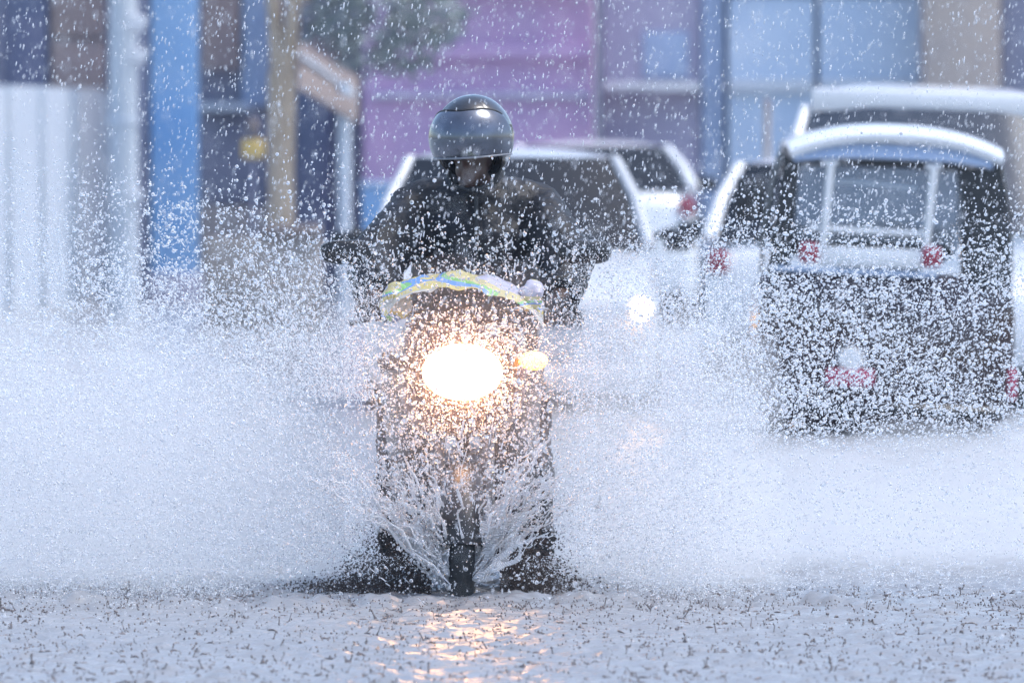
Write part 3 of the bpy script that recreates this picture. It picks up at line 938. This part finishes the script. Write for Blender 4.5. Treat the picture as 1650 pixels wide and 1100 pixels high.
def bag():
    b = thing('plastic_bag', 'crumpled yellow, blue and white plastic bag draped over the headlight cowl', 'bag', (BX, BY, 0.9))

    def f(u, v):
        s = (u - 0.5) * 2
        x = 0.0 + s * 0.255
        y = -0.10 - 0.33 * v
        top = 1.02 - 0.03 * s * s - 0.03 * max(0, s) - 0.9
        drop = 0.055 * max(0, (v - 0.55) / 0.45) ** 1.6 + 0.04 * (1 - v) ** 2
        side = 0.07 * abs(s) ** 5
        wr = 0.014 * noise.noise(Vector((x * 16, v * 7, 1.3))) + 0.007 * noise.noise(Vector((x * 45, v * 16, 4.3)))
        return (x, y, top - drop - side + wr + 0.008)
    MB().sheet(f, 60, 30, 0.002).build('sheet', 'printed_plastic', b)
    for (cx, cz, rx, rz_) in ((-0.21, 0.03, 0.05, 0.06), (0.22, 0.05, 0.04, 0.05)):
        k = MB().ell((cx, -0.36, cz), (rx, 0.035, rz_), 24, 16)
        me = k.mesh('knot')
        for v in me.vertices:
            v.co += v.normal * 0.016 * noise.noise(v.co * 38)
        link('knot', me, 'printed_plastic', b)


bag()


# ------------------------------------------------------------------ rider
def rider():
    hc = L_(762, 232, 27.62)                # head centre
    rot = Matrix.Rotation(R(-17), 3, 'Z') @ Matrix.Rotation(R(13), 3, 'X') @ Matrix.Rotation(R(-3), 3, 'Y')
    neck = L_(766, 300, 27.78)
    shl, shr = L_(676, 338, 27.80), L_(858, 336, 27.80)
    chest = L_(768, 375, 27.80)
    waist = Vector((0.03, 0.52, 0.80))
    pel = Vector((0.02, 0.60, 0.70))
    ell, elr = L_(607, 420, 27.56), L_(915, 415, 27.56)
    hal, har = Vector((-0.285, -0.165, 0.915)), Vector((0.305, -0.165, 0.915))
    hipl, hipr = pel + Vector((-0.10, -0.02, -0.01)), pel + Vector((0.10, -0.02, -0.01))
    knl, knr = Vector((-0.205, 0.14, 0.60)), Vector((0.205, 0.14, 0.60))
    anl, anr = Vector((-0.215, 0.27, 0.205)), Vector((0.235, 0.27, 0.205))
    tol, tor = anl + Vector((-0.02, -0.20, -0.045)), anr + Vector((0.02, -0.20, -0.045))

    def h(x, y, z): return hc + rot @ Vector((x, y, z))
    # the body as one continuous surface: head with face, neck, trunk, limbs
    b = MB()
    b.ell(h(0, 0.01, 0.0), (0.078, 0.098, 0.108), 20, 14, rot)
    b.ell(h(0, -0.045, -0.075), (0.055, 0.055, 0.05), 16, 10, rot)         # jaw
    b.tube([h(0, -0.085, 0.01), h(0, -0.108, -0.03), h(0, -0.09, -0.042)], [0.010, 0.018, 0.012], 8)   # nose
    b.ell(h(0, -0.092, -0.066), (0.026, 0.012, 0.009), 10, 6, rot)          # mouth
    b.ell(h(0, -0.088, -0.105), (0.022, 0.02, 0.018), 10, 6, rot)           # chin
    for s in (-1, 1):
        b.ell(h(s * 0.035, -0.083, 0.012), (0.016, 0.012, 0.011), 10, 6, rot)
        b.ell(h(s * 0.08, 0.015, -0.01), (0.012, 0.025, 0.034), 10, 8, rot)
    b.tube([hc + Vector((0, 0.02, -0.06)), neck, chest], [0.058, 0.062, 0.09], 12)
    b.tube([chest + Vector((0, 0, 0.05)), chest, waist, pel], [0.12, 0.145, 0.13, 0.14], 14)
    for sh, el_, ha in ((shl, ell, hal), (shr, elr, har)):
        b.tube([neck + Vector((0, 0, -0.05)), sh, el_, ha], [0.06, 0.058, 0.042, 0.030], 12)
    for hp, kn, an, to in ((hipl, knl, anl, tol), (hipr, knr, anr, tor)):
        b.tube([hp, kn, an], [0.085, 0.058, 0.04], 12)
        b.tube([an + Vector((0, 0.05, -0.05)), to], [0.035, 0.03], 10)
    body = link('person', remesh(b, 'person', 0.011, 3), 'skin')
    body.location = (BX, BY, 0)
    tag(body, 'motorcyclist in a black wet raincoat and dark visored helmet gripping the handlebar', 'person')
    # jacket
    j = MB()
    j.tube([neck + Vector((0, 0.0, 0.035)), neck + Vector((0, 0.01, -0.02)), neck + Vector((0, 0.0, -0.06))], [0.085, 0.10, 0.13], 18)
    j.tube([neck + Vector((0, 0, -0.03)), chest + Vector((0, 0, 0.03)), chest + Vector((0, 0.03, -0.10)), waist, pel + Vector((0, 0, -0.02))], [0.12, 0.19, 0.215, 0.22, 0.22], 20)
    for sh, el_, ha, s in ((shl, ell, hal, -1), (shr, elr, har, 1)):
        wr = el_.lerp(ha, 0.80)
        j.tube([chest + Vector((s * 0.05, 0, 0.06)), sh + Vector((s * -0.03, 0, 0.0)), sh + Vector((s * 0.02, 0, -0.015)), sh.lerp(el_, 0.5), el_, el_.lerp(ha, 0.45), wr], [0.13, 0.10, 0.098, 0.096, 0.094, 0.084, 0.064], 18)
        j.tube([sh.lerp(chest, 0.5), sh], [0.12, 0.085], 14)
    jk = link('jacket', remesh(j, 'jacket', 0.012, 5, 0.016, 7.0), 'jacket', body, angle=180)
    MB().lathe(neck + Vector((0, 0.0, 0.03)), (0, 0.15, 1), [(0.075, -0.02), (0.092, -0.03), (0.098, 0.015), (0.09, 0.03), (0.078, 0.02), (0.075, -0.02)], 28).build('collar', 'jacket', jk)
    MB().tube([chest + Vector((0, -0.175, 0.12)), chest + Vector((0.0, -0.19, -0.02)), chest + Vector((0, -0.17, -0.16))], 0.007, 8).build('zip', 'black_plastic', jk)
    # trousers, boots, gloves
    t = MB()
    for hp, kn, an in ((hipl, knl, anl), (hipr, knr, anr)):
        t.tube([pel.lerp(hp, 0.5), hp, hp.lerp(kn, 0.6), kn, kn.lerp(an, 0.5), an + Vector((0, 0, 0.02))], [0.12, 0.112, 0.094, 0.08, 0.072, 0.062], 16)
    link('trousers', remesh(t, 'trousers', 0.012, 4, 0.012, 8.0), 'trousers', body, angle=180)
    for an, to in ((anl, tol), (anr, tor)):
        o = MB()
        o.tube([an + Vector((0, 0.0, 0.07)), an, an + Vector((0, 0.02, -0.05))], [0.056, 0.056, 0.054], 14)
        o.tube([an + Vector((0, 0.055, -0.055)), an.lerp(to, 0.5) + Vector((0, 0, -0.01)), to], [0.05, 0.054, 0.045], 14, 0.85)
        bt = link('boot', remesh(o, 'boot', 0.009, 3), 'boot', body, angle=180)
        MB().tube([an + Vector((0, 0.085, -0.10)), an.lerp(to, 0.5) + Vector((0, 0, -0.062)), to + Vector((0, -0.03, -0.042))], [0.04, 0.048, 0.04], 12, 0.35).build('sole', 'rubber', bt)
    for ha, s in ((hal, -1), (har, 1)):
        g = MB()
        gx = ha.x
        gy, gz = -0.19, 0.895
        g.box((gx, -0.155, 0.922), (0.088, 0.075, 0.036), 0.014)
        g.tube([ha + Vector((0, 0.075, 0.012)), ha + Vector((0, 0.02, 0.008))], [0.042, 0.034], 12)
        for k in range(4):
            fx = gx + (k - 1.5) * 0.0225
            ln = (0.9, 1.0, 0.96, 0.82)[k if s < 0 else 3 - k]
            g.tube([(fx, -0.185, 0.926), (fx, -0.218 * 1.0, 0.918), (fx, -0.224, 0.892), (fx, -0.205, 0.872 + 0.008 * (1 - ln)), (fx, -0.18, 0.872)], [0.0105, 0.0105, 0.0098, 0.0092, 0.008], 8)
        tx = gx - s * 0.048
        g.tube([(gx - s * 0.03, -0.14, 0.912), (tx, -0.155, 0.895), (tx - s * 0.002, -0.185, 0.872), (tx + s * 0.012, -0.205, 0.868)], [0.014, 0.0125, 0.011, 0.009], 8)
        link('glove', remesh(g, 'glove', 0.0042, 2), 'glove', body, angle=180)
    # helmet: shell with a face opening, visor, rim, chin strap
    hr = Vector((0.131, 0.150, 0.146))
    ho = Vector((0, 0.012, 0.012))

    def sph(az, el_, k):
        return hc + rot @ (ho + Vector((hr.x * k * math.sin(az) * math.cos(el_), -hr.y * k * math.cos(az) * math.cos(el_), hr.z * k * math.sin(el_))))

    def shell(u, v):
        az = 2 * math.pi * u + math.pi
        a = abs(((az + math.pi) % (2 * math.pi)) - math.pi)     # angle from the front
        low = -68 if a > R(78) else 22 + (-90) * max(0, min(1, (a - R(60)) / R(18))) ** 0.7
        e = R(90 - (90 - low) * (1 - v))
        return sph(az, e, 1.0 - 0.06 * max(0, -math.sin(e)))
    he = MB().sheet(shell, 72, 28, 0.022).build('helmet', 'helmet_shell', body, angle=70)
    MB().sheet(lambda u, v: sph(R(-82 + 164 * u), R(-10 + 9 * (2 * u - 1) ** 2 * -1 + (61 + 9 * (2 * u - 1) ** 2 - 18 * (2 * u - 1) ** 4) * v), 1.05 + 0.05 * math.sin(math.pi * v) ), 48, 24, 0.004).build('visor', 'visor', he, angle=180)
    MB().tube([sph(R(-82 + 164 * u), R(-10 - 9 * (2 * u - 1) ** 2), 1.055) for u in [k / 30 for k in range(31)]], 0.0035, 6).build('visor_rim', 'piping', he)
    MB().tube([sph(R(-80 + 160 * u), R(51 - 18 * (2 * u - 1) ** 4), 1.05) for u in [k / 30 for k in range(31)]], 0.003, 6).build('visor_edge', 'black_plastic', he)
    for s in (-1, 1):
        MB().lathe(sph(R(s * 84), R(10), 1.03), rot @ Vector((s, 0, 0)), [(0.0, 0.006), (0.02, 0.004), (0.024, -0.004), (0.024, -0.014)], 18).build('visor_pivot', 'black_plastic', he)
    MB().tube([h(-0.10, 0.0, -0.06), h(-0.07, -0.05, -0.125), h(0, -0.075, -0.137), h(0.07, -0.05, -0.125), h(0.10, 0.0, -0.06)], 0.008, 8).build('chin_strap', 'black_plastic', he)


rider()

# ------------------------------------------------------------------ spray, splash, rain
def points_object(name, co, rad, material, label, cat):
    """A cloud of round drops: bare points with a radius each, drawn as spheres."""
    me = bpy.data.meshes.new(name)
    me.vertices.add(len(co))
    me.vertices.foreach_set('co', np.asarray(co, dtype=np.float32).ravel())
    at = me.attributes.new('drop_radius', 'FLOAT', 'POINT')
    at.data.foreach_set('value', np.asarray(rad, dtype=np.float32))
    me.update()
    o = bpy.data.objects.new(name, me)
    COL.objects.link(o)
    ng = bpy.data.node_groups.new(name + '_nodes', 'GeometryNodeTree')
    ng.interface.new_socket('Geometry', in_out='INPUT', socket_type='NodeSocketGeometry')
    ng.interface.new_socket('Geometry', in_out='OUTPUT', socket_type='NodeSocketGeometry')
    i = ng.nodes.new('NodeGroupInput'); ou = ng.nodes.new('NodeGroupOutput')
    na = ng.nodes.new('GeometryNodeInputNamedAttribute'); na.data_type = 'FLOAT'
    na.inputs['Name'].default_value = 'drop_radius'
    mp = ng.nodes.new('GeometryNodeMeshToPoints')
    sm_ = ng.nodes.new('GeometryNodeSetMaterial')
    sm_.inputs['Material'].default_value = MATS[material]
    me.materials.append(MATS[material])
    ng.links.new(i.outputs[0], mp.inputs['Mesh'])
    ng.links.new(na.outputs['Attribute'], mp.inputs['Radius'])
    ng.links.new(mp.outputs[0], sm_.inputs['Geometry'])
    ng.links.new(sm_.outputs[0], ou.inputs[0])
    m = o.modifiers.new('drops', 'NODES')
    m.node_group = ng
    tag(o, label, cat, kind='stuff')
    return o


def sm(a, b, x):
    t = np.clip((x - a) / (b - a), 0, 1)
    return t * t * (3 - 2 * t)


def clump(u, v, seed, cell=60.0):
    """Smooth value noise, 0..1."""
    rg = np.random.default_rng(seed)
    g = rg.random((128, 128))
    x, y = (u + 4000) / cell, (v + 4000) / cell
    i, j = np.floor(x).astype(int), np.floor(y).astype(int)
    fx, fy = x - i, y - j
    fx, fy = fx * fx * (3 - 2 * fx), fy * fy * (3 - 2 * fy)
    G = lambda a, b: g[a % 128, b % 128]
    return (G(i, j) * (1 - fx) + G(i + 1, j) * fx) * (1 - fy) + (G(i, j + 1) * (1 - fx) + G(i + 1, j + 1) * fx) * fy


# (u, v) below: centimetre-like layout grid in the plane of the bike, 511 units to the metre,
# u across the street and v downwards; every drop then gets its own depth along the street
def wedge_left(v):
    return np.interp(v, [600, 690, 770, 830, 880, 920, 950], [470, 530, 575, 600, 560, 470, 380])


def wedge_right(v):
    return np.interp(v, [700, 800, 870, 920, 955], [880, 893, 905, 960, 1060])


def d_mist(u, v):
    T = 500 - 60 * u / 600
    left = sm(650, 570, u) * sm(T - 90, T + 170, v)
    left *= np.where(v > 640, sm(wedge_left(v) + 45, wedge_left(v) - 35, u), 1)
    T2 = 405
    right = sm(885, 960, u) * sm(T2 - 80, T2 + 200, v) * (1 - 0.86 * sm(1130, 1290, u))
    right *= np.where(v > 780, sm(wedge_right(v) - 30, wedge_right(v) + 50, u), 1)
    centre = 0.05 * sm(580, 640, u) * sm(920, 860, u) * sm(430, 560, v) * sm(930, 800, v)
    fall = 0.55 + 0.45 * sm(1700, 0, np.abs(u - 745) * 1.5)
    fan = clump(np.degrees(np.arctan2(960 - v, np.abs(u - 745) + 1)) * 40, np.where(u < 745, 100.0, 5000.0) + np.hypot(u - 745, 960 - v) * 0.12, 61, 62)
    return (np.maximum(left, right) * fall + centre) * (0.35 + 0.5 * clump(u, v, 7, 90) + 0.7 * fan)


def d_drop(u, v):
    base = 0.035 * sm(180, 330, v)
    T = 400 - 0.00018 * (u - 745) ** 2 * (u < 745) - 20 * (u > 1000)
    up = sm(T - 110, T + 120, v)
    wt = np.interp(u, [-300, 0, 300, 560, 640, 860, 940, 1150, 1250, 1450, 1640, 1900], [0.45, 0.5, 0.55, 0.6, 0.56, 0.56, 0.6, 0.7, 0.85, 0.72, 0.55, 0.5])
    low = 1 - 0.78 * sm(690, 740, v) * sm(1120, 1200, u) - 0.45 * sm(600, 760, v) * sm(560, 400, u)
    cen = 1 - 0.25 * sm(700, 850, v) * sm(560, 640, u) * sm(940, 860, u)
    dk = np.where(v > 800, 1 - 0.8 * sm(wedge_left(v) - 20, wedge_left(v) + 40, u) * sm(wedge_right(v) + 20, wedge_right(v) - 40, u), 1)
    bagz = 1 - 0.6 * sm(610, 640, u) * sm(880, 850, u) * sm(430, 446, v) * sm(505, 485, v)
    wt = wt * (1 - 0.4 * (sm(500, 520, u) * sm(625, 600, u) + sm(890, 910, u) * sm(985, 965, u)) * sm(370, 390, v) * sm(530, 500, v))
    lamp = 0.22 * np.exp(-(((u - 745) / 110) ** 2 + ((v - 600) / 85) ** 2))
    return (base + lamp + up * wt * low * cen * dk * bagz) * (0.35 + 0.6 * clump(u, v, 3, 45) + 0.55 * clump(u, v, 5, 17))


def scatter(n, dens, vmin, vmax, seed, umin=-330, umax=1980):
    rg = np.random.default_rng(seed)
    U, V = [], []
    tot = 0
    while tot < n:
        u = rg.uniform(umin, umax, 400000); v = rg.uniform(vmin, vmax, 400000)
        k = rg.random(400000) < dens(u, v)
        U.append(u[k]); V.append(v[k]); tot += k.sum()
        if len(U) > 60: break
    return np.concatenate(U)[:n], np.concatenate(V)[:n], rg


def place(u, v, rg, front):
    off = np.abs(u - 745) / 511.0
    Y = 26.75 + 0.28 * off + rg.normal(0, 0.20 + 0.16 * off)
    mid = (u > 560) & (u < 960)
    Y = np.where(mid, rg.uniform(26.15, 26.88, len(u)), Y) if front else np.where(mid, rg.uniform(26.3, 26.9, len(u)), Y)
    far = rg.random(len(u)) < 0.10
    Y = np.where(far & ~mid, Y + rg.normal(0, 1.6, len(u)), Y)
    x = (u - 825) / 511.0
    z = CAM_H - (v - 232) / 511.0
    return np.stack([x, Y, z], -1)


u, v, rg = scatter(270000, d_mist, 300, 962, 21)
co = place(u, v, rg, False)
ra = 0.0009 * np.exp(rg.normal(0, 0.35, len(u)))
k = co[:, 2] > 0.002
points_object('spray_mist', co[k], ra[k], 'mist_drop', 'fine white spray mist thrown to both sides of the motorcycle', 'mist')

u, v, rg = scatter(84000, d_drop, 120, 955, 22)
co = place(u, v, rg, True)
ra = np.clip(0.0018 * np.exp(rg.normal(0, 0.52, len(u))), 0.0007, 0.0065)
k = co[:, 2] > 0.004
points_object('spray_drops', co[k], ra[k], 'water_drop', 'dense cloud of splashed water drops hanging around the motorcycle', 'water spray')


def blob_mesh(co, size, seed, stretch=None, sub=1, rough=0.35):
    """Irregular lumps of water as one mesh."""
    bm = bmesh.new()
    bmesh.ops.create_icosphere(bm, subdivisions=sub, radius=1.0)
    V = np.array([vv.co[:] for vv in bm.verts]); F = np.array([[q.index for q in f.verts] for f in bm.faces])
    bm.free()
    rg = np.random.default_rng(seed)
    n = len(co)
    A_ = rg.normal(size=(n, 3, 3)) * rough * 0.5 + np.eye(3)[None]
    if stretch is not None:
        A_ = stretch[:, :, :] @ A_
    W = np.einsum('nij,vj->nvi', A_, V) * size[:, None, None]
    W *= (1 + rough * 0.5 * rg.normal(size=(n, len(V), 1)).clip(-1.2, 1.2))
    W += co[:, None, :]
    Fa = (F[None] + (np.arange(n) * len(V))[:, None, None]).reshape(-1, 3)
    me = bpy.data.meshes.new('blobs')
    W = W.reshape(-1, 3)
    me.vertices.add(len(W)); me.vertices.foreach_set('co', W.astype(np.float32).ravel())
    me.loops.add(Fa.size); me.loops.foreach_set('vertex_index', Fa.ravel().astype(np.int32))
    me.polygons.add(len(Fa)); me.polygons.foreach_set('loop_start', (np.arange(len(Fa)) * 3).astype(np.int32))
    me.update(calc_edges=True)
    return me


# larger ragged drops
u, v, rg = scatter(9000, lambda a, b: d_drop(a, b) * 0.8 + 0.03 * sm(690, 740, b), 230, 950, 23)
co = place(u, v, rg, True)
sz = 0.0030 + 0.0032 * rg.random(len(u)) ** 2
tag(link('ragged_drops', blob_mesh(co, sz, 4), 'water_drop', angle=180), 'larger ragged water drops flying over the rider and street', 'water spray', kind='stuff')

# drops drawn out along the fans thrown sideways from the wheel
u, v, rg = scatter(16000, lambda a, b: (d_mist(a, b) * 0.7 + d_drop(a, b) * 0.25) * (0.1 + 1.6 * clump(np.degrees(np.arctan2(960 - b, np.abs(a - 745) + 1)) * 40, np.sign(a - 745) * 900, 51, 60) ** 2), 330, 950, 24)
co = place(u, v, rg, True)
dx, dz = (u - 745) / 511.0, (960 - v) / 511.0 + 0.1
nn = np.hypot(dx, dz) + 1e-6
dx, dz = dx / nn, dz / nn
ln = rg.uniform(2.0, 7.0, len(u))
st = np.zeros((len(u), 3, 3)); st[:, 1, 1] = 1
st[:, 0, 0] = 1 + (ln - 1) * dx * dx; st[:, 2, 2] = 1 + (ln - 1) * dz * dz
st[:, 0, 2] = st[:, 2, 0] = (ln - 1) * dx * dz
tag(link('spray_fans', blob_mesh(co, 0.0010 + 0.0012 * rg.random(len(u)) ** 2, 14, st, rough=0.15), 'rain_drop', angle=180), 'drawn out drops fanning sideways from the front wheel', 'water spray', kind='stuff')

# bow splash: strands of water fanning up from the front wheel in a V
def strands():
    rg = np.random.default_rng(9)
    mb = MB()
    pts, rads = [], []
    for k in range(34):
        side = rg.choice([-1, 1])
        a = abs(rg.normal(0.0, 0.12)) if rg.random() < 0.15 else rg.uniform(0.25, 0.72)   # lean from upright
        L = rg.uniform(0.16, 0.46) * (1.0 if a > 0.15 else 0.9)
        y0 = rg.uniform(-0.82, -0.62)
        p = Vector((rg.normal(0, 0.015), y0, 0.0))
        d = Vector((side * math.sin(a), rg.uniform(-0.25, 0.1), math.cos(a))).normalized()
        s0 = rg.uniform(0.05, 0.26)
        P_, r_ = [], []
        m = 14
        for i in range(m):
            s = s0 + L * i / (m - 1)
            q = p + d * s + Vector((side * 0.35 * s * s * math.sin(a) * 2, 0, -0.10 * s * s))
            q += Vector((noise.noise(q * 22 + Vector((k, 0, 0))), noise.noise(q * 22 + Vector((0, k, 0))), noise.noise(q * 22 + Vector((0, 0, k))))) * 0.034
            P_.append(q)
            r_.append(max(0.0012, rg.uniform(0.0015, 0.008) * (1 - 0.6 * i / m)))
            for _ in range(8):
                pts.append(np.array(q) + rg.normal(0, 0.018, 3)); rads.append(0.0015 + 0.003 * rg.random() ** 2)
        mb.tube(P_, r_, 6)
    # ragged lace sheets
    for side in (-1, 1):
        for lay in range(5):
            y0 = -0.80 + 0.05 * lay + rg.uniform(-0.02, 0.02)
            nu, nv = 60, 60
            a_lo, a_hi = rg.uniform(0.05, 0.3), rg.uniform(0.55, 0.85)
            smax = rg.uniform(0.30, 0.46)
            sd = Vector((rg.uniform(0, 50), lay * 7.0, side * 3.0))
            G = {}
            for i in range(nu + 1):
                a = a_lo + (a_hi - a_lo) * i / nu
                for jj in range(nv + 1):
                    s_ = 0.09 + smax * jj / nv
                    q = Vector((side * s_ * math.sin(a) * (1 + 0.5 * s_), y0 - 0.10 * s_ + 0.05 * math.sin(a * 6 + lay), s_ * math.cos(a) - 0.15 * s_ * s_))
                    q += Vector((noise.noise(q * 14 + sd), noise.noise(q * 14 + sd * 2), noise.noise(q * 14 - sd))) * 0.028
                    G[i, jj] = q
            for i in range(nu):
                for jj in range(nv):
                    f = jj / nv
                    w_ = Vector((i * 0.20, jj * 0.085, 0)) + sd
                    keep = abs(noise.noise(w_)) < 0.20 - 0.12 * f and noise.noise(w_ * 0.35 + sd) > -0.28 + 0.4 * f
                    if keep:
                        p4 = [G[i, jj], G[i + 1, jj], G[i + 1, jj + 1], G[i, jj + 1]]
                        mb.slab(p4, (0, 0.0035 * (1.3 - f), 0))
    o = mb.build('bow_splash', 'foam_strand', None, angle=180)
    o.location = (BX, BY, 0)
    tag(o, 'white lacy water strands fanning up in a V from the front wheel', 'water splash', kind='stuff')
    return np.array(pts) + np.array([BX, BY, 0]), np.array(rads)


sp, sr = strands()
k = sp[:, 2] > 0.005
tag(link('bow_spray', blob_mesh(sp[k], sr[k], 6, rough=0.5), 'foam_strand', angle=180), 'broken white water clots around the front wheel', 'water splash', kind='stuff')

# muddy clots low beside the wheel; their dark colour also paints the trough's shade
rg = np.random.default_rng(31)
n = 24000
xx = np.concatenate([BX - 0.10 - np.abs(rg.normal(0, 0.17, n // 2)), BX + 0.12 + np.abs(rg.normal(0, 0.10, n - n // 2))])
off = np.abs(xx - BX)
yy0 = np.zeros(n)
hmax = 0.03 + 0.32 * np.exp(-((off - 0.20) / 0.12) ** 2) * (0.6 + 0.5 * clump(xx * 511, yy0, 77, 14))
zz = 0.004 + np.clip(hmax * rg.exponential(0.42, n), 0, 0.42)
yy = 26.95 + rg.uniform(-0.1, 0.5, n) + 0.3 * off
tag(link('shaded_mud_spray', blob_mesh(np.stack([xx, yy, zz], -1), 0.0012 + 0.0022 * rg.random(n) ** 2, 8, rough=0.4), 'shaded_mud_splash', angle=180), 'brown muddy clots low beside the wheel and boots, coloured dark for the shaded trough', 'water splash', kind='stuff')


# little splashes where rain hits the water: a spike and a broken crown each
def rain_hits():
    rg = np.random.default_rng(17)
    mb = MB()
    n = 13000
    for k in range(n):
        Y = rg.uniform(21.9, 27.4)
        if k % 4 == 0:
            Y = 26.35 + rg.normal(0, 0.16)
        X = rg.uniform(-2.2, 2.2)
        hgt = rg.uniform(0.002, 0.010) if rg.random() < 0.87 else rg.uniform(0.010, 0.028)
        r = rg.uniform(0.0014, 0.0034)
        base = Vector((X, Y, 0.0))
        lean = Vector((rg.normal(0, 0.45), rg.normal(0, 0.2), 1)).normalized()
        kind = rg.random()
        if kind < 0.24:      # a rebounding column with its bead
            top = base + lean * hgt
            mb.tube([base, base + lean * hgt * 0.4, base + lean * hgt * 0.8, top], [r * 1.8, r * 0.75, r * 0.55, r * 0.9], 6)
            mb.ell(top + lean * r * 1.6, (r * 1.1, r * 1.1, r * 1.3), 6, 4)
        elif kind < 0.78:     # a low broken lip of a crown
            rr = rg.uniform(0.008, 0.03)
            a0 = rg.uniform(0, 6.28)
            m = 7
            span = rg.uniform(0.5, 1.7)
            ring = [base + Vector((math.cos(a0 + span * i / (m - 1)) * rr, math.sin(a0 + span * i / (m - 1)) * rr, hgt * 0.35 * math.sin(math.pi * i / (m - 1)))) for i in range(m)]
            mb.tube(ring, [r * 0.4, r * 0.9, r * 1.2, r * 1.3, r * 1.1, r * 0.9, r * 0.3], 5)
        else:                # stray beads
            for _ in range(2):
                q = base + Vector((rg.normal(0, 0.015), rg.normal(0, 0.015), rg.uniform(0.004, 0.03)))
                mb.ell(q, (r * 0.8, r * 0.8, r), 6, 4)
    o = mb.build('rain_splashes', 'rain_splash', None, angle=180)
    tag(o, 'countless small rain splashes standing up on the flood water', 'rain splash', kind='stuff')


rain_hits()

# falling rain
rg = np.random.default_rng(41)
n = 38000
Yr = np.concatenate([rg.uniform(22.5, 32, n * 2 // 3), rg.uniform(12, 55, n - n * 2 // 3)])
ur = rg.uniform(-400, 2050, n); vr = rg.uniform(-260, 960, n)
keep = rg.random(n) < np.interp(vr, [-260, 350, 600, 960], [1, 1, 0.35, 0.2])
Yr, ur, vr = Yr[keep], ur[keep], vr[keep]; n = len(Yr)
co = np.stack([(ur - 825) / FPX * Yr, Yr, CAM_H - (vr - 232) / FPX * Yr], -1)
co = co[co[:, 2] > 0.02]; n = len(co)
st = np.zeros((n, 3, 3)); st[:, 0, 0] = 1; st[:, 1, 1] = 1
ln = rg.uniform(2.0, 5.0, n)
st[:, 2, 2] = ln; st[:, 0, 2] = ln * (0.16 + rg.normal(0, 0.07, n))
tag(link('rain', blob_mesh(co, 0.0010 + 0.0012 * rg.random(n) ** 2, 12, st, rough=0.15), 'rain_drop', angle=180), 'slanting rain falling across the whole street', 'rain', kind='stuff')

# ------------------------------------------------------------------ air
def volume_mat(name, dens, color, aniso):
    m = bpy.data.materials.new(name)
    m.use_nodes = True
    t = m.node_tree
    t.nodes.remove(t.nodes['Principled BSDF'])
    pv = t.nodes.new('ShaderNodeVolumePrincipled')
    pv.inputs['Density'].default_value = dens
    pv.inputs['Color'].default_value = (*color, 1)
    pv.inputs['Anisotropy'].default_value = aniso
    t.links.new(pv.outputs[0], t.nodes['Material Output'].inputs['Volume'])
    MATS[name] = m


volume_mat('haze_air', 0.0005, (0.66, 0.81, 1.0), 0.2)
hz = MB().box((0, 35, 6), (170, 110, 16)).build('haze', 'haze_air', None, smooth=False)
tag(hz, 'pale rain haze filling the street', 'haze', kind='stuff')

# spray hanging in the headlight's beam
volume_mat('lit_spray', 0.2, (0.95, 0.95, 1.0), 0.55)
m_ = MB().ell((0, 0, 0), (0.46, 0.36, 0.40), 28, 18).mesh('beam_mist')
for v_ in m_.vertices:
    v_.co += v_.normal * 0.07 * noise.noise(v_.co * 5)
bmist = link('beam_mist', m_, 'lit_spray', angle=180)
bmist.location = (BX, BY - 0.86, 0.68)
tag(bmist, 'glowing mist hanging in front of the headlight', 'mist', kind='stuff')

# soft fine mist inside each wing of spray
volume_mat('wing_mist_air', 0.85, (0.99, 0.99, 1.0), 0.0)
for lab, cx, cz, rx, ry, rz_ in (('soft white mist hanging in the spray on the hoarding side', -1.55, 0.22, 1.22, 0.50, 0.66), ('soft white mist hanging in the spray on the auto rickshaw side', 0.50, 0.26, 0.46, 0.45, 0.68), ('low soft mist lying on the water before the auto rickshaw', 1.45, 0.05, 1.35, 0.8, 0.42)):
    m_ = MB().ell((0, 0, 0), (rx, ry, rz_), 40, 26).mesh('wing_mist')
    for v_ in m_.vertices:
        v_.co += v_.normal * (0.13 * noise.noise(v_.co * 3.1) + 0.06 * noise.noise(v_.co * 8))
    o = link('wing_mist', m_, 'wing_mist_air', angle=180)
    o.location = (cx, 27.75 if rz_ > 0.5 else 29.2, cz)
    tag(o, lab, 'mist', kind='stuff')
